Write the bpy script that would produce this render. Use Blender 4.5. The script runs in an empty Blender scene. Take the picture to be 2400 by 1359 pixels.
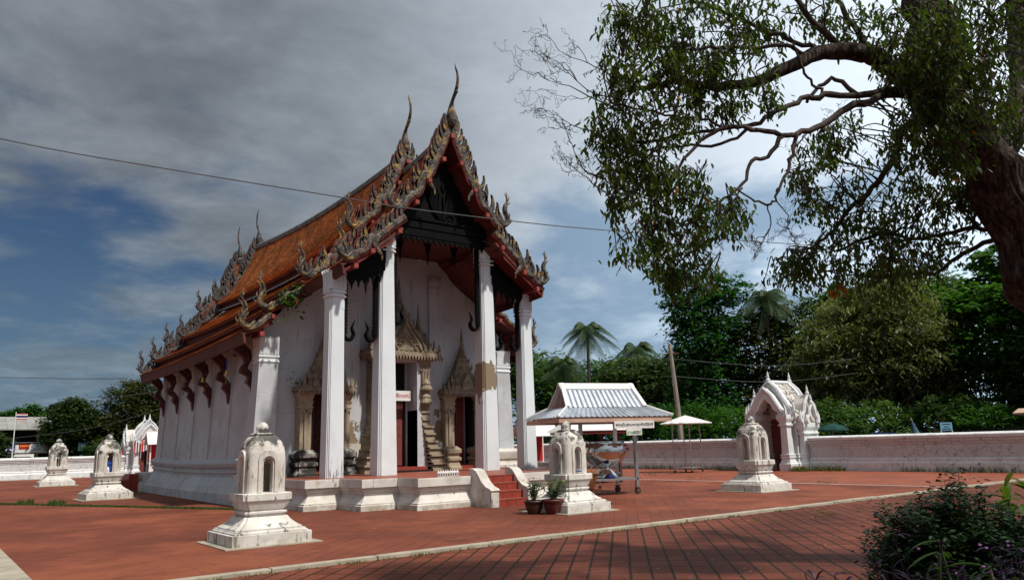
import bpy, bmesh, math, random
from mathutils import Vector, Matrix, Euler
R = math.radians
sc = bpy.context.scene
COL = sc.collection
# ------------------------------------------------------------------ camera
TH = .654                      # the view is turned 37.5 degrees clockwise from the temple's long axis
PITCH, ROLL, FPX = 0.19735, 0.027, 1814.3
def turn(x, y, z):             # level viewer axes -> world axes (world x = along the temple front, y = along its length)
    return Vector((x*math.cos(TH)+y*math.sin(TH), -x*math.sin(TH)+y*math.cos(TH), z))
cd = bpy.data.cameras.new("camera"); cam = bpy.data.objects.new("camera", cd); COL.objects.link(cam)
fw = turn(0, math.cos(PITCH), math.sin(PITCH)); u0 = turn(0, -math.sin(PITCH), math.cos(PITCH)); r0 = turn(1, 0, 0)
rt = r0*math.cos(ROLL)-u0*math.sin(ROLL); up = r0*math.sin(ROLL)+u0*math.cos(ROLL)
cam.matrix_world = Matrix(((rt.x, up.x, -fw.x, -13.137), (rt.y, up.y, -fw.y, -21.188), (rt.z, up.z, -fw.z, 1.6), (0, 0, 0, 1)))
cd.sensor_width = 36; cd.lens = FPX/2400*36; cd.clip_start = .1; cd.clip_end = 3000
sc.camera = cam
# ------------------------------------------------------------------ light, sky, exposure
SUN = Vector((.13, -.55, .83)).normalized()
ld = bpy.data.lights.new("sun", 'SUN'); ld.energy = 4.3; ld.angle = R(2.5); ld.color = (1, .94, .85)
lo = bpy.data.objects.new("sun", ld); COL.objects.link(lo); lo.rotation_euler = SUN.to_track_quat('Z', 'Y').to_euler(); lo.location = (40, -40, 60)
sc.view_settings.view_transform = 'Standard'; sc.view_settings.look = 'None'; sc.view_settings.exposure = 0.0; sc.view_settings.gamma = 1
W = bpy.data.worlds.new("World"); sc.world = W; W.use_nodes = True
def N(nt, typ, **k):
    n = nt.nodes.new(typ)
    for a, b in k.items():
        if a.startswith('i_'):
            key = a[2:]; key = int(key) if key.isdigit() else key.replace('_', ' ')
            n.inputs[key].default_value = b
        else: setattr(n, a, b)
    return n
def M(nt, op, a, b=None, clamp=False):
    n = N(nt, 'ShaderNodeMath', operation=op, use_clamp=clamp)
    for i, x in enumerate((a, b)):
        if x is None: continue
        if isinstance(x, (int, float)): n.inputs[i].default_value = x
        else: nt.links.new(x, n.inputs[i])
    return n.outputs[0]
def VM(nt, op, a, b=None):
    n = N(nt, 'ShaderNodeVectorMath', operation=op)
    for i, x in enumerate((a, b)):
        if x is None: continue
        if isinstance(x, (tuple, Vector)): n.inputs[i].default_value = tuple(x)
        else: nt.links.new(x, n.inputs[i])
    return n.outputs['Value'] if op in ('DOT_PRODUCT', 'DISTANCE', 'LENGTH') else n.outputs[0]
def ramp(nt, x, lo, hi, a=0., b=1., smooth=True):
    n = N(nt, 'ShaderNodeMapRange', interpolation_type='SMOOTHSTEP' if smooth else 'LINEAR')
    n.inputs[1].default_value = lo; n.inputs[2].default_value = hi; n.inputs[3].default_value = a; n.inputs[4].default_value = b
    nt.links.new(x, n.inputs[0]); return n.outputs[0]
def mixc(nt, f, a, b, typ='MIX'):
    n = N(nt, 'ShaderNodeMix', data_type='RGBA', blend_type=typ)
    for i, x in ((0, f), (6, a), (7, b)):
        if isinstance(x, (int, float)): n.inputs[i].default_value = x
        elif isinstance(x, (tuple, list)): n.inputs[i].default_value = (*x[:3], 1)
        else: nt.links.new(x, n.inputs[i])
    return n.outputs[2]
def noise(nt, vec, scale, detail=4, rough=.55, dist=0., col=False):
    n = N(nt, 'ShaderNodeTexNoise'); n.inputs['Scale'].default_value = scale; n.inputs['Detail'].default_value = detail
    n.inputs['Roughness'].default_value = rough; n.inputs['Distortion'].default_value = dist
    if vec is not None: nt.links.new(vec, n.inputs['Vector'])
    return n.outputs[1 if col else 0]
def vscale(nt, vec, s):
    return VM(nt, 'MULTIPLY', vec, s)
def build_sky():
    nt = W.node_tree; nt.nodes.clear()
    out = N(nt, 'ShaderNodeOutputWorld'); bg = N(nt, 'ShaderNodeBackground'); bg.inputs[1].default_value = .1
    nt.links.new(bg.outputs[0], out.inputs[0])
    sky = N(nt, 'ShaderNodeTexSky', sky_type='NISHITA'); sky.sun_disc = False
    sky.sun_elevation = math.asin(SUN.z); sky.sun_rotation = math.atan2(SUN.x, SUN.y); sky.air_density = 1.2; sky.dust_density = .6; sky.ozone_density = 2.
    d = N(nt, 'ShaderNodeTexCoord').outputs['Generated']
    sep = N(nt, 'ShaderNodeSeparateXYZ'); nt.links.new(d, sep.inputs[0])
    z = sep.outputs[2]
    den = M(nt, 'ADD', M(nt, 'MAXIMUM', z, 0.), .16)
    cx = M(nt, 'DIVIDE', sep.outputs[0], den); cy = M(nt, 'DIVIDE', sep.outputs[1], den)
    comb = N(nt, 'ShaderNodeCombineXYZ'); nt.links.new(cx, comb.inputs[0]); nt.links.new(cy, comb.inputs[1])
    p = comb.outputs[0]
    n1 = noise(nt, p, 1.5, 7, .55, .3); n2 = noise(nt, VM(nt, 'ADD', p, (7.3, 2.1, 0)), 3.2, 8, .6, .2)
    dens = M(nt, 'ADD', M(nt, 'MULTIPLY', n1, .62), M(nt, 'MULTIPLY', n2, .38))
    # clear lanes of blue low in the south-west and beyond the temple's right end, thick deck overhead
    def lobe(v, a, b):
        return ramp(nt, VM(nt, 'DOT_PRODUCT', d, tuple(Vector(v).normalized())), a, b)
    hole = M(nt, 'MULTIPLY', lobe(turn(-.70, 1, .335), .982, .9995), .13)
    hole2 = M(nt, 'MULTIPLY', lobe(turn(.14, 1, .19), .972, .999), .13)
    hole3 = M(nt, 'MULTIPLY', lobe(turn(-.3, 1, .25), .985, 1.), .05)
    hole4 = M(nt, 'MULTIPLY', lobe(turn(-.55, 1, .08), .97, 1.), .07)
    hole5 = M(nt, 'MULTIPLY', lobe(turn(.38, 1, .27), .985, 1.), .09)
    dens = M(nt, 'SUBTRACT', M(nt, 'ADD', dens, .09), M(nt, 'ADD', M(nt, 'ADD', hole, hole2), M(nt, 'ADD', M(nt, 'ADD', hole3, hole4), hole5)))
    dens = M(nt, 'ADD', dens, ramp(nt, z, .25, .6, 0, .12))
    mask = M(nt, 'MULTIPLY', ramp(nt, dens, .40, .60), .93)
    right = turn(.80, 1, .42).normalized()
    sunny = ramp(nt, VM(nt, 'DOT_PRODUCT', d, tuple(right)), .52, 1.0, smooth=False)   # thinner, brighter cloud towards the right of the view
    bright = ramp(nt, VM(nt, 'DOT_PRODUCT', d, tuple(SUN)), .1, 1.)          # brighter cloud added out of view round the sun, to raise the fill light
    n3 = noise(nt, VM(nt, 'ADD', p, (1.3, 9.1, 0)), 2.4, 7, .6, .5); n4 = noise(nt, VM(nt, 'ADD', p, (5.3, .1, 0)), 7., 6, .6, .3)
    tex = M(nt, 'ADD', M(nt, 'MULTIPLY', ramp(nt, n3, .28, .72), .55), M(nt, 'MULTIPLY', ramp(nt, n4, .3, .7), .18))
    greyv = M(nt, 'ADD', 1.7, M(nt, 'MULTIPLY', M(nt, 'POWER', tex, 1.2), 2.3))
    val = M(nt, 'ADD', M(nt, 'ADD', greyv, M(nt, 'MULTIPLY', M(nt, 'POWER', bright, 2.), 4.2)), M(nt, 'MULTIPLY', M(nt, 'POWER', sunny, 2.2), 9.))
    tint = N(nt, 'ShaderNodeCombineXYZ')
    lowt = ramp(nt, z, .0, .32)
    for i, (c0, c1) in enumerate(((.72, .885), (1.0, .99), (1.26, 1.10))): nt.links.new(M(nt, 'MULTIPLY', val, M(nt, 'ADD', c0, M(nt, 'MULTIPLY', lowt, c1-c0))), tint.inputs[i])
    blue = mixc(nt, 1., sky.outputs[0], (.17, .25, .36), 'MULTIPLY')
    blue = mixc(nt, ramp(nt, z, .0, .3, .7, .1), blue, (1.25, 2.1, 3.1))
    blue = mixc(nt, M(nt, 'MULTIPLY', sunny, .8), blue, (4.2, 5.8, 7.6))
    nt.links.new(mixc(nt, mask, blue, tint.outputs[0]), bg.inputs[0])
build_sky()
# ------------------------------------------------------------------ mesh builder
class MB:
    def __init__(s): s.v = []; s.f = []
    def add(s, vs, fs):
        o = len(s.v); s.v += [tuple(x) for x in vs]; s.f += [tuple(i+o for i in f) for f in fs]; return s
    def box(s, x0, x1, y0, y1, z0, z1):
        return s.add([(x0,y0,z0),(x1,y0,z0),(x1,y1,z0),(x0,y1,z0),(x0,y0,z1),(x1,y0,z1),(x1,y1,z1),(x0,y1,z1)],
                     [(3,2,1,0),(4,5,6,7),(0,1,5,4),(1,2,6,5),(2,3,7,6),(3,0,4,7)])
    def loft(s, rings, c0=True, c1=True, closed=True):
        n = len(rings[0]); vs = [p for r in rings for p in r]; fs = []
        m = n if closed else n-1
        for i in range(len(rings)-1):
            for j in range(m):
                k = (j+1) % n; fs.append((i*n+j, i*n+k, (i+1)*n+k, (i+1)*n+j))
        if c0: fs.append(tuple(range(n-1, -1, -1)))
        if c1: fs.append(tuple((len(rings)-1)*n+j for j in range(n)))
        return s.add(vs, fs)
    def prism(s, poly, ax, a, b):
        g = {'x': lambda p, t: (t, p[0], p[1]), 'y': lambda p, t: (p[0], t, p[1]), 'z': lambda p, t: (p[0], p[1], t)}[ax]
        return s.loft([[g(p, a) for p in poly], [g(p, b) for p in poly]])
    def tube(s, pts, rad, n=8, sq=1., ref=None):
        pts = [Vector(p) for p in pts]; rings = []
        if isinstance(rad, (int, float)): rad = [rad]*len(pts)
        ref = Vector(ref) if ref else None
        prev = None
        for i, p in enumerate(pts):
            t = (pts[min(i+1, len(pts)-1)]-pts[max(i-1, 0)])
            t = t.normalized() if t.length > 1e-9 else Vector((0, 0, 1))
            if prev is None: a = (ref or (Vector((0, 0, 1)) if abs(t.z) < .9 else Vector((1, 0, 0))))
            else: a = prev
            a = (a-t*a.dot(t)); a = a.normalized() if a.length > 1e-6 else t.orthogonal().normalized()
            prev = a; b = t.cross(a)
            rings.append([p+a*math.cos(2*math.pi*k/n)*rad[i]+b*math.sin(2*math.pi*k/n)*rad[i]*sq for k in range(n)])
        return s.loft(rings)
    def lathe(s, prof, n=20, c=(0, 0, 0), ribs=0, ra=0.):
        rings = []
        for r, z in prof:
            rings.append([(c[0]+r*(1+(ra*math.cos(ribs*2*math.pi*k/n) if ribs else 0))*math.cos(2*math.pi*k/n), c[1]+r*(1+(ra*math.cos(ribs*2*math.pi*k/n) if ribs else 0))*math.sin(2*math.pi*k/n), c[2]+z) for k in range(n)])
        return s.loft(rings)
    def stack(s, outline, prof, c=(0, 0, 0), c0=True, c1=True):   # outline(h) -> 2D polygon; prof [(h, z)]
        return s.loft([[(c[0]+x, c[1]+y, c[2]+z) for x, y in outline(h)] for h, z in prof], c0, c1)
    def xf(s, mat):
        s.v = [tuple(mat @ Vector(p)) for p in s.v]; return s
    def build(s, name, mat=None, parent=None, smooth=False, fix=True, bevel=0):
        me = bpy.data.meshes.new(name); me.from_pydata(s.v, [], s.f)
        if fix:
            bm = bmesh.new(); bm.from_mesh(me); bmesh.ops.recalc_face_normals(bm, faces=bm.faces); bm.to_mesh(me); bm.free()
        if mat: me.materials.append(mat)
        if smooth: me.polygons.foreach_set('use_smooth', [True]*len(me.polygons))
        o = bpy.data.objects.new(name, me); COL.objects.link(o)
        if parent: o.parent = parent
        if bevel:
            m = o.modifiers.new('edge_softening', 'BEVEL'); m.width = bevel; m.segments = 2; m.limit_method = 'ANGLE'; m.angle_limit = R(40)
        return o
def tag(o, label=None, cat=None, group=None, kind=None):
    if label: o['label'] = label
    if cat: o['category'] = cat
    if group: o['group'] = group
    if kind: o['kind'] = kind
    return o
def thing(name, label, cat, loc=(0, 0, 0), rz=0., group=None, scale=1.):
    o = bpy.data.objects.new(name, None); COL.objects.link(o); o.location = loc; o.rotation_euler = (0, 0, rz); o.scale = (scale,)*3
    o.empty_display_size = .2
    return tag(o, label, cat, group)
def dup(root, loc, rz=0., label=None, group=None, scale=None):
    r = root.copy(); COL.objects.link(r); r.location = loc; r.rotation_euler = (0, 0, rz)
    if scale: r.scale = (scale,)*3 if isinstance(scale, (int, float)) else scale
    if label: r['label'] = label
    if group: r['group'] = group
    for ch in list(root.children):
        c = ch.copy(); COL.objects.link(c); c.parent = r
        for g in list(ch.children):
            e = g.copy(); COL.objects.link(e); e.parent = c
    return r
def boolean(o, cutter):
    m = o.modifiers.new('cut', 'BOOLEAN'); m.operation = 'DIFFERENCE'; m.object = cutter; m.solver = 'EXACT'
    dg = bpy.context.evaluated_depsgraph_get(); me = bpy.data.meshes.new_from_object(o.evaluated_get(dg))
    o.modifiers.clear(); o.data = me; bpy.data.objects.remove(cutter)
def text(s, size, mat, parent, loc, rot, align='CENTER', name='lettering', depth=.004):
    cu = bpy.data.curves.new(name, 'FONT'); cu.body = s; cu.size = size; cu.align_x = align; cu.align_y = 'CENTER'; cu.extrude = depth
    t = bpy.data.objects.new(name, cu); COL.objects.link(t)
    dg = bpy.context.evaluated_depsgraph_get(); me = bpy.data.meshes.new_from_object(t.evaluated_get(dg)); bpy.data.objects.remove(t)
    me.materials.clear(); me.materials.append(mat)
    o = bpy.data.objects.new(name, me); COL.objects.link(o); o.parent = parent; o.location = loc; o.rotation_euler = rot
    return o
def smooth_path(pts, n=6):
    P = [Vector(p) for p in pts]; out = []
    for i in range(len(P)-1):
        a, b, c, d = P[max(i-1, 0)], P[i], P[i+1], P[min(i+2, len(P)-1)]
        for k in range(n):
            t = k/n; out.append(.5*((2*b)+(c-a)*t+(2*a-5*b+4*c-d)*t*t+(3*b-a-3*c+d)*t**3))
    out.append(P[-1]); return out
def lerpl(xs, ys, x):
    if x <= xs[0]: return ys[0]
    for i in range(len(xs)-1):
        if x <= xs[i+1]: return ys[i]+(ys[i+1]-ys[i])*(x-xs[i])/(xs[i+1]-xs[i])
    return ys[-1]
def sqr(h): return [(-h, -h), (h, -h), (h, h), (-h, h)]
def redent(h, k=.16, n=1):     # square with stepped-in corners
    a = h*k; q = [(h, -h+a), (h, h-a), (h-a, h-a), (h-a, h)] if n == 1 else [(h, -h+2*a), (h, h-2*a), (h-a, h-2*a), (h-a, h-a), (h-2*a, h-a), (h-2*a, h)]
    out = []
    for r in range(4):
        c, s = [(1, 0), (0, 1), (-1, 0), (0, -1)][r]
        out += [(x*c-y*s, x*s+y*c) for x, y in q[1:]]
    return out
def rsq(h, r=.3, n=4):         # square with rounded corners
    out = []; rr = h*r
    for k, (sx, sy) in enumerate(((1, 1), (-1, 1), (-1, -1), (1, -1))):
        for i in range(n+1):
            a = math.pi/2*(k+i/n); out.append((sx*(h-rr)+rr*math.cos(a), sy*(h-rr)+rr*math.sin(a)))
    return out
# ------------------------------------------------------------------ materials
MATS = {}
def mat(name, base, rough=.85, var=.12, vs=2.5, layers=(), bump=0., bs=18., metal=0., island=0., spec=.3, hue=None, brick=None, cracks=None, pos=True):
    m = bpy.data.materials.new(name); m.use_nodes = True; nt = m.node_tree; b = nt.nodes['Principled BSDF']
    g = N(nt, 'ShaderNodeNewGeometry'); p = g.outputs['Position'] if pos else N(nt, 'ShaderNodeTexCoord').outputs['Object']
    c = mixc(nt, ramp(nt, noise(nt, p, vs, 5), .3, .7), tuple(x*(1-var) for x in base), tuple(min(1, x*(1+var)) for x in base))
    if hue: c = mixc(nt, ramp(nt, noise(nt, VM(nt, 'ADD', p, (3, 5, 1)), hue[1], 3), .4, .65), c, hue[0])
    if brick:
        mp = N(nt, 'ShaderNodeMapping'); mp.inputs['Rotation'].default_value = (0, 0, brick['rot']); nt.links.new(p, mp.inputs[0])
        bt = N(nt, 'ShaderNodeTexBrick'); bt.offset = brick.get('off', 0.); bt.inputs['Scale'].default_value = 1
        bt.inputs['Brick Width'].default_value = brick['w']; bt.inputs['Row Height'].default_value = brick['h']; bt.inputs['Mortar Size'].default_value = brick['m']
        bt.inputs['Mortar Smooth'].default_value = .3; bt.inputs['Bias'].default_value = 0.
        bt.inputs['Color1'].default_value = (0, 0, 0, 1); bt.inputs['Color2'].default_value = (1, 1, 1, 1); bt.inputs['Mortar'].default_value = (.5, .5, .5, 1)
        wob = VM(nt, 'ADD', mp.outputs[0], vscale(nt, noise(nt, p, 3., 3, .5, 0, True), (.02, .02, 0)))
        nt.links.new(wob, bt.inputs[0])
        c = mixc(nt, M(nt, 'MULTIPLY', bt.outputs['Color'], brick.get('var', .3)), c, tuple(x*.6 for x in base))
        jm = M(nt, 'MULTIPLY', bt.outputs['Fac'], ramp(nt, noise(nt, p, .9, 3), .3, .6, brick.get('jmin', .3), 1.))
        c = mixc(nt, jm, c, brick.get('mc', (.02, .016, .012)))
    if island:
        c = mixc(nt, M(nt, 'MULTIPLY', g.outputs['Random Per Island'], island), c, tuple(x*.25 for x in base))
    for L in layers:
        v = vscale(nt, p, L.get('st', (1, 1, 1)))
        f = ramp(nt, noise(nt, VM(nt, 'ADD', v, L.get('off', (0, 0, 0))), L['s'], L.get('d', 6), L.get('r', .62)), L['lo'], L['hi'])
        if 'z' in L:
            sp = N(nt, 'ShaderNodeSeparateXYZ'); nt.links.new(p, sp.inputs[0]); f = M(nt, 'MULTIPLY', f, ramp(nt, sp.outputs[2], *L['z']))
        if 'at' in L:
            acc = None
            wv = VM(nt, 'ADD', p, vscale(nt, VM(nt, 'SUBTRACT', noise(nt, p, 2.2, 5, .6, 0, True), (.5, .5, .5)), (1.2, 1.2, 1.6)))
            for ctr, rad in L['at']:
                e = ramp(nt, VM(nt, 'DISTANCE', wv, ctr), rad*.93, rad*1.0, 1, 0); acc = e if acc is None else M(nt, 'MAXIMUM', acc, e)
            f = acc
        c = mixc(nt, M(nt, 'MULTIPLY', f, L.get('a', 1.)), c, L['c'])
    if cracks:
        wv = VM(nt, 'ADD', p, vscale(nt, noise(nt, p, 3., 4, .6, 0, True), (.25, .25, .25)))
        vo = N(nt, 'ShaderNodeTexVoronoi', feature='DISTANCE_TO_EDGE'); vo.inputs['Scale'].default_value = cracks[0]; nt.links.new(wv, vo.inputs[0])
        f = M(nt, 'MULTIPLY', ramp(nt, vo.outputs['Distance'], .0, cracks[1], 1, 0), ramp(nt, noise(nt, p, .8, 3), .38, .6))
        c = mixc(nt, M(nt, 'MULTIPLY', f, cracks[2]), c, (.06, .055, .05))
    nt.links.new(c, b.inputs['Base Color']); b.inputs['Roughness'].default_value = rough; b.inputs['Metallic'].default_value = metal
    b.inputs['Specular IOR Level'].default_value = spec
    if bump:
        bn = N(nt, 'ShaderNodeBump'); bn.inputs['Strength'].default_value = bump; bn.inputs['Distance'].default_value = .02
        h = noise(nt, p, bs, 6, .65)
        if brick: h = M(nt, 'SUBTRACT', h, M(nt, 'MULTIPLY', bt.outputs['Fac'], 1.5))
        nt.links.new(h, bn.inputs['Height']); nt.links.new(bn.outputs[0], b.inputs['Normal'])
    MATS[name] = m; return m
GRIME = (.10, .095, .085)
streak = dict(c=(.22, .21, .20), s=2.2, st=(2.5, 2.5, .22), lo=.56, hi=.74, a=.55)
m_pl = mat('white_plaster', (.64, .66, .67), var=.06, vs=1.2, layers=[streak, dict(c=(.40, .36, .34), s=.9, lo=.5, hi=.75, a=.4)], bump=.12)
m_hall = mat('hall_plaster', (.50, .525, .555), var=.09, vs=.9, bump=.3, bs=9, cracks=(.9, .007, .55), layers=[dict(c=(.40, .37, .365), s=.8, lo=.45, hi=.75, a=.55), streak,
    dict(c=(.30, .27, .2), s=1.6, lo=.5, hi=.7, a=.5, z=(2.6, .9, 0, 1)),
    dict(c=(.08, .08, .07), s=3.5, st=(3, 3, .3), lo=.6, hi=.7, a=.8, z=(1.6, .8, 0, 1)),
    dict(c=(.21, .145, .085), s=1, lo=0, hi=1, a=.95, at=[((1.95, 2.5, 2.3), .62), ((1.75, 2.5, 1.7), .5), ((-2.0, 2.5, 2.0), .55), ((-1.9, 2.5, 1.35), .4)])])
m_col = mat('column_plaster', (.66, .70, .725), var=.04, vs=1., bump=.1, layers=[dict(c=(.45, .42, .41), s=1.4, st=(1, 1, .4), lo=.5, hi=.75, a=.35),
    dict(c=(.30, .27, .22), s=4., st=(3, 3, 1), lo=.5, hi=.66, a=.5, z=(1.1, .85, 0, 1)),
    dict(c=(.21, .145, .085), s=1, lo=0, hi=1, a=.95, at=[((1.70, -.25, 3.85), .50), ((1.6, .0, 3.3), .3), ((2.0, -.33, 3.75), .32), ((1.58, .1, 4.0), .3)])])
m_cols = mat('stained_column_plaster', (.66, .70, .725), var=.04, vs=1., bump=.1, layers=[dict(c=(.45, .42, .41), s=1.4, st=(1, 1, .4), lo=.5, hi=.75, a=.35),
    dict(c=(.07, .065, .06), s=3., st=(5, 5, .5), lo=.52, hi=.62, a=.9, z=(1.5, .9, 0, 1)),
    dict(c=(.21, .145, .085), s=1, lo=0, hi=1, a=.95, at=[((1.70, -.25, 3.85), .50), ((1.6, .0, 3.3), .3), ((2.0, -.33, 3.75), .32), ((1.58, .1, 4.0), .3)])])
m_base = mat('stained_plaster', (.60, .57, .53), var=.1, vs=2., bump=.2, layers=[dict(c=(.36, .30, .21), s=1.5, lo=.46, hi=.68, a=.55), dict(c=(.26, .13, .06), s=3.2, st=(1.5, 1.5, .5), lo=.62, hi=.72, a=.5, z=(.35, .55, 0, 1)),
    dict(c=GRIME, s=3.2, st=(2.5, 2.5, .6), lo=.61, hi=.7, a=.85), dict(c=(.28, .24, .15), s=5, lo=.4, hi=.6, a=.7, z=(.26, .02, 0, 1))])
m_sema = mat('weathered_plaster', (.62, .60, .56), var=.1, vs=3., bump=.25, layers=[dict(c=(.40, .35, .28), s=2.2, lo=.45, hi=.7, a=.5), dict(c=(.09, .085, .075), s=4., st=(2.2, 2.2, .5), lo=.565, hi=.66, a=.85), dict(c=(.3, .27, .19), s=6, lo=.45, hi=.65, a=.6, z=(.24, .05, 0, 1))])
m_sdome = mat('mossy_plaster', (.60, .57, .52), var=.1, vs=3., bump=.3, layers=[dict(c=(.09, .085, .075), s=4., st=(2.2, 2.2, .5), lo=.57, hi=.67, a=.85), dict(c=(.045, .045, .042), s=4.6, lo=.46, hi=.56, a=.93, z=(1.45, 1.75, 0, 1)), dict(c=(.40, .35, .28), s=2.2, lo=.45, hi=.7, a=.45)])
m_wall = mat('cracked_wall', (.57, .585, .59), var=.1, vs=1.3, bump=.2, cracks=(3.6, .035, .8), layers=[dict(c=(.34, .30, .29), s=1.3, lo=.45, hi=.72, a=.5), dict(c=(.09, .085, .08), s=3.0, st=(2, 2, .7), lo=.62, hi=.72, a=.75)])
m_wcap = mat('wall_coping', (.70, .71, .70), var=.1, vs=2., bump=.2, cracks=(2., .02, .7), layers=[dict(c=(.10, .095, .085), s=2.6, st=(1.2, 1.2, 2), lo=.6, hi=.7, a=.75)])
m_tile = mat('orange_roof_tile', (.58, .175, .045), rough=.75, var=.22, vs=6, island=.62, hue=((.30, .105, .035), 1.2), spec=.2, layers=[dict(c=(.07, .045, .03), s=2.2, lo=.6, hi=.74, a=.6)])
m_ridge = mat('grey_mortar', (.15, .145, .135), var=.25, vs=4, bump=.3, layers=[dict(c=(.04, .04, .038), s=3, lo=.5, hi=.65, a=.7)])
m_red = mat('red_lacquer', (.13, .015, .012), rough=.55, var=.2, vs=3, layers=[dict(c=(.06, .01, .008), s=4, lo=.5, hi=.7, a=.6)])
m_redend = mat('pink_red_paint', (.27, .05, .04), rough=.7, var=.15)
m_maroon = mat('maroon_wood', (.10, .028, .022), rough=.7, var=.25, vs=3, bump=.2, layers=[dict(c=(.035, .013, .011), s=2.5, st=(1, .3, 2), lo=.5, hi=.7, a=.7)])
m_bracket = mat('carved_maroon', (.085, .022, .018), rough=.6, var=.3, vs=6, bump=.5, bs=14)
m_black = mat('black_lacquer', (.0035, .0033, .004), rough=.6, var=.3, vs=8, bump=.5, bs=9, spec=.08)
m_tin = mat('pale_flashing', (.50, .51, .53), rough=.4, var=.1, metal=.3)
def mosaic(name, greys, goldlo, goldhi):
    m = bpy.data.materials.new(name); m.use_nodes = True; nt = m.node_tree; b = nt.nodes['Principled BSDF']
    p = N(nt, 'ShaderNodeNewGeometry').outputs['Position']
    c = mixc(nt, ramp(nt, noise(nt, p, 6, 5, .65), .42, .62), (.026, .022, .018), greys)
    c = mixc(nt, M(nt, 'MULTIPLY', ramp(nt, noise(nt, VM(nt, 'ADD', p, (4, 1, 2)), 3.4, 5, .7), goldlo, goldhi), .9), c, (.30, .185, .035))
    c = mixc(nt, M(nt, 'MULTIPLY', ramp(nt, noise(nt, VM(nt, 'ADD', p, (9, 3, 5)), 6, 3, .6), .60, .66), .9), c, (.15, .018, .015))
    vo = N(nt, 'ShaderNodeTexVoronoi'); vo.inputs['Scale'].default_value = 26; nt.links.new(p, vo.inputs[0])
    nt.links.new(c, b.inputs['Base Color']); nt.links.new(ramp(nt, vo.outputs['Distance'], 0, .6, .22, .75), b.inputs['Roughness']); b.inputs['Metallic'].default_value = .12
    bn = N(nt, 'ShaderNodeBump'); bn.inputs['Strength'].default_value = .8; bn.inputs['Distance'].default_value = .03
    nt.links.new(noise(nt, p, 11, 5, .7), bn.inputs['Height']); nt.links.new(bn.outputs[0], b.inputs['Normal'])
    return m
m_barge = mosaic('weathered_glass_mosaic', (.14, .12, .098), .53, .63)
m_barge2 = mosaic('gilded_glass_mosaic', (.15, .12, .08), .52, .61)
m_fin = mosaic('weathered_gilt_flame', (.07, .055, .045), .50, .60)
m_backfin = mosaic('grey_aged_wood', (.085, .08, .078), .75, .85)
m_stucco = mat('ochre_stucco', (.25, .20, .145), var=.25, vs=4, bump=.6, bs=14, layers=[dict(c=(.15, .115, .08), s=5, lo=.45, hi=.65, a=.75), dict(c=(.05, .045, .04), s=4, lo=.6, hi=.7, a=.8)])
m_stucco2 = mat('pale_stucco', (.35, .29, .21), var=.2, vs=3, bump=.4, bs=12, layers=[dict(c=(.22, .15, .085), s=3, lo=.45, hi=.66, a=.75), dict(c=(.045, .042, .04), s=3.4, lo=.58, hi=.68, a=.8)])
m_mossbase = mat('moss_blackened_stone', (.30, .28, .25), var=.3, vs=5, bump=.6, bs=12, layers=[dict(c=(.018, .018, .017), s=3, lo=.36, hi=.52, a=.95)])
m_door = mat('carved_door', (.075, .018, .014), rough=.55, var=.5, vs=9, bump=.8, bs=13, layers=[dict(c=(.02, .009, .008), s=7, lo=.45, hi=.6, a=.8), dict(c=(.22, .10, .06), s=9, lo=.6, hi=.66, a=.35)])
m_doorred = mat('worn_red_door_leaf', (.20, .05, .04), rough=.6, var=.35, vs=6, bump=.5, bs=16, layers=[dict(c=(.05, .018, .015), s=6, lo=.5, hi=.62, a=.7)])
m_dark = mat('dark_interior', (.012, .010, .009), var=.2)
m_step = mat('red_step_tile', (.28, .042, .026), rough=.5, var=.12, vs=4, brick=dict(rot=0, w=.33, h=5., m=.012, var=.35, mc=(.05, .02, .015)), spec=.4)
TC = (.185, .054, .030)
m_floor = mat('terrace_tile', (.30, .085, .05), rough=.5, var=.12, vs=1.5, brick=dict(rot=R(45), w=.33, h=.33, m=.008, var=.2, mc=(.10, .035, .025)), spec=.35)
m_court = mat('court_tile', TC, rough=.75, var=.25, vs=.35, bump=.35, bs=14, spec=.14, brick=dict(rot=R(-45), w=.5, h=.26, m=.011, var=.45, jmin=.25, mc=(.06, .03, .022)),
    layers=[dict(c=(.15, .045, .034), s=.9, lo=.5, hi=.72, a=.6), dict(c=(.33, .10, .05), s=.28, lo=.45, hi=.65, a=.55), dict(c=(.13, .038, .022), s=.45, st=(1, 1, 1), off=(7, 3, 0), lo=.48, hi=.66, a=.6), dict(c=(.05, .022, .018), s=.6, lo=.60, hi=.72, a=.6), dict(c=(.07, .03, .022), s=3.1, st=(1, 1, 1), lo=.57, hi=.70, a=.5), dict(c=(.10, .04, .032), s=16, lo=.62, hi=.72, a=.6), dict(c=(.42, .36, .30), s=22, lo=.76, hi=.79, a=.5)])
m_outer = mat('outer_tile', (.165, .046, .026), rough=.75, var=.25, vs=.6, bump=.6, bs=16, spec=.14, brick=dict(rot=R(-45), w=.5, h=.26, m=.019, var=.6, jmin=.8, mc=(.016, .014, .008)),
    layers=[dict(c=(.075, .032, .026), s=3.2, st=(1, 1, 1), lo=.56, hi=.68, a=.55), dict(c=(.11, .04, .03), s=.9, lo=.5, hi=.7, a=.5), dict(c=(.05, .06, .018), s=2.5, lo=.69, hi=.73, a=.7), dict(c=(.45, .38, .32), s=22, lo=.77, hi=.79, a=.5)])
m_far = mat('far_tile', (.29, .078, .038), rough=.65, var=.18, vs=.5, bump=.2, spec=.25, brick=dict(rot=R(-45), w=.5, h=.26, m=.014, var=.4, jmin=.4, mc=(.05, .03, .02)), layers=[dict(c=(.12, .09, .03), s=1.3, lo=.62, hi=.72, a=.6)])
m_conc = mat('concrete_strip', (.36, .32, .25), var=.15, vs=2, bump=.3, layers=[dict(c=(.16, .13, .09), s=3, lo=.52, hi=.7, a=.6)])
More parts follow.
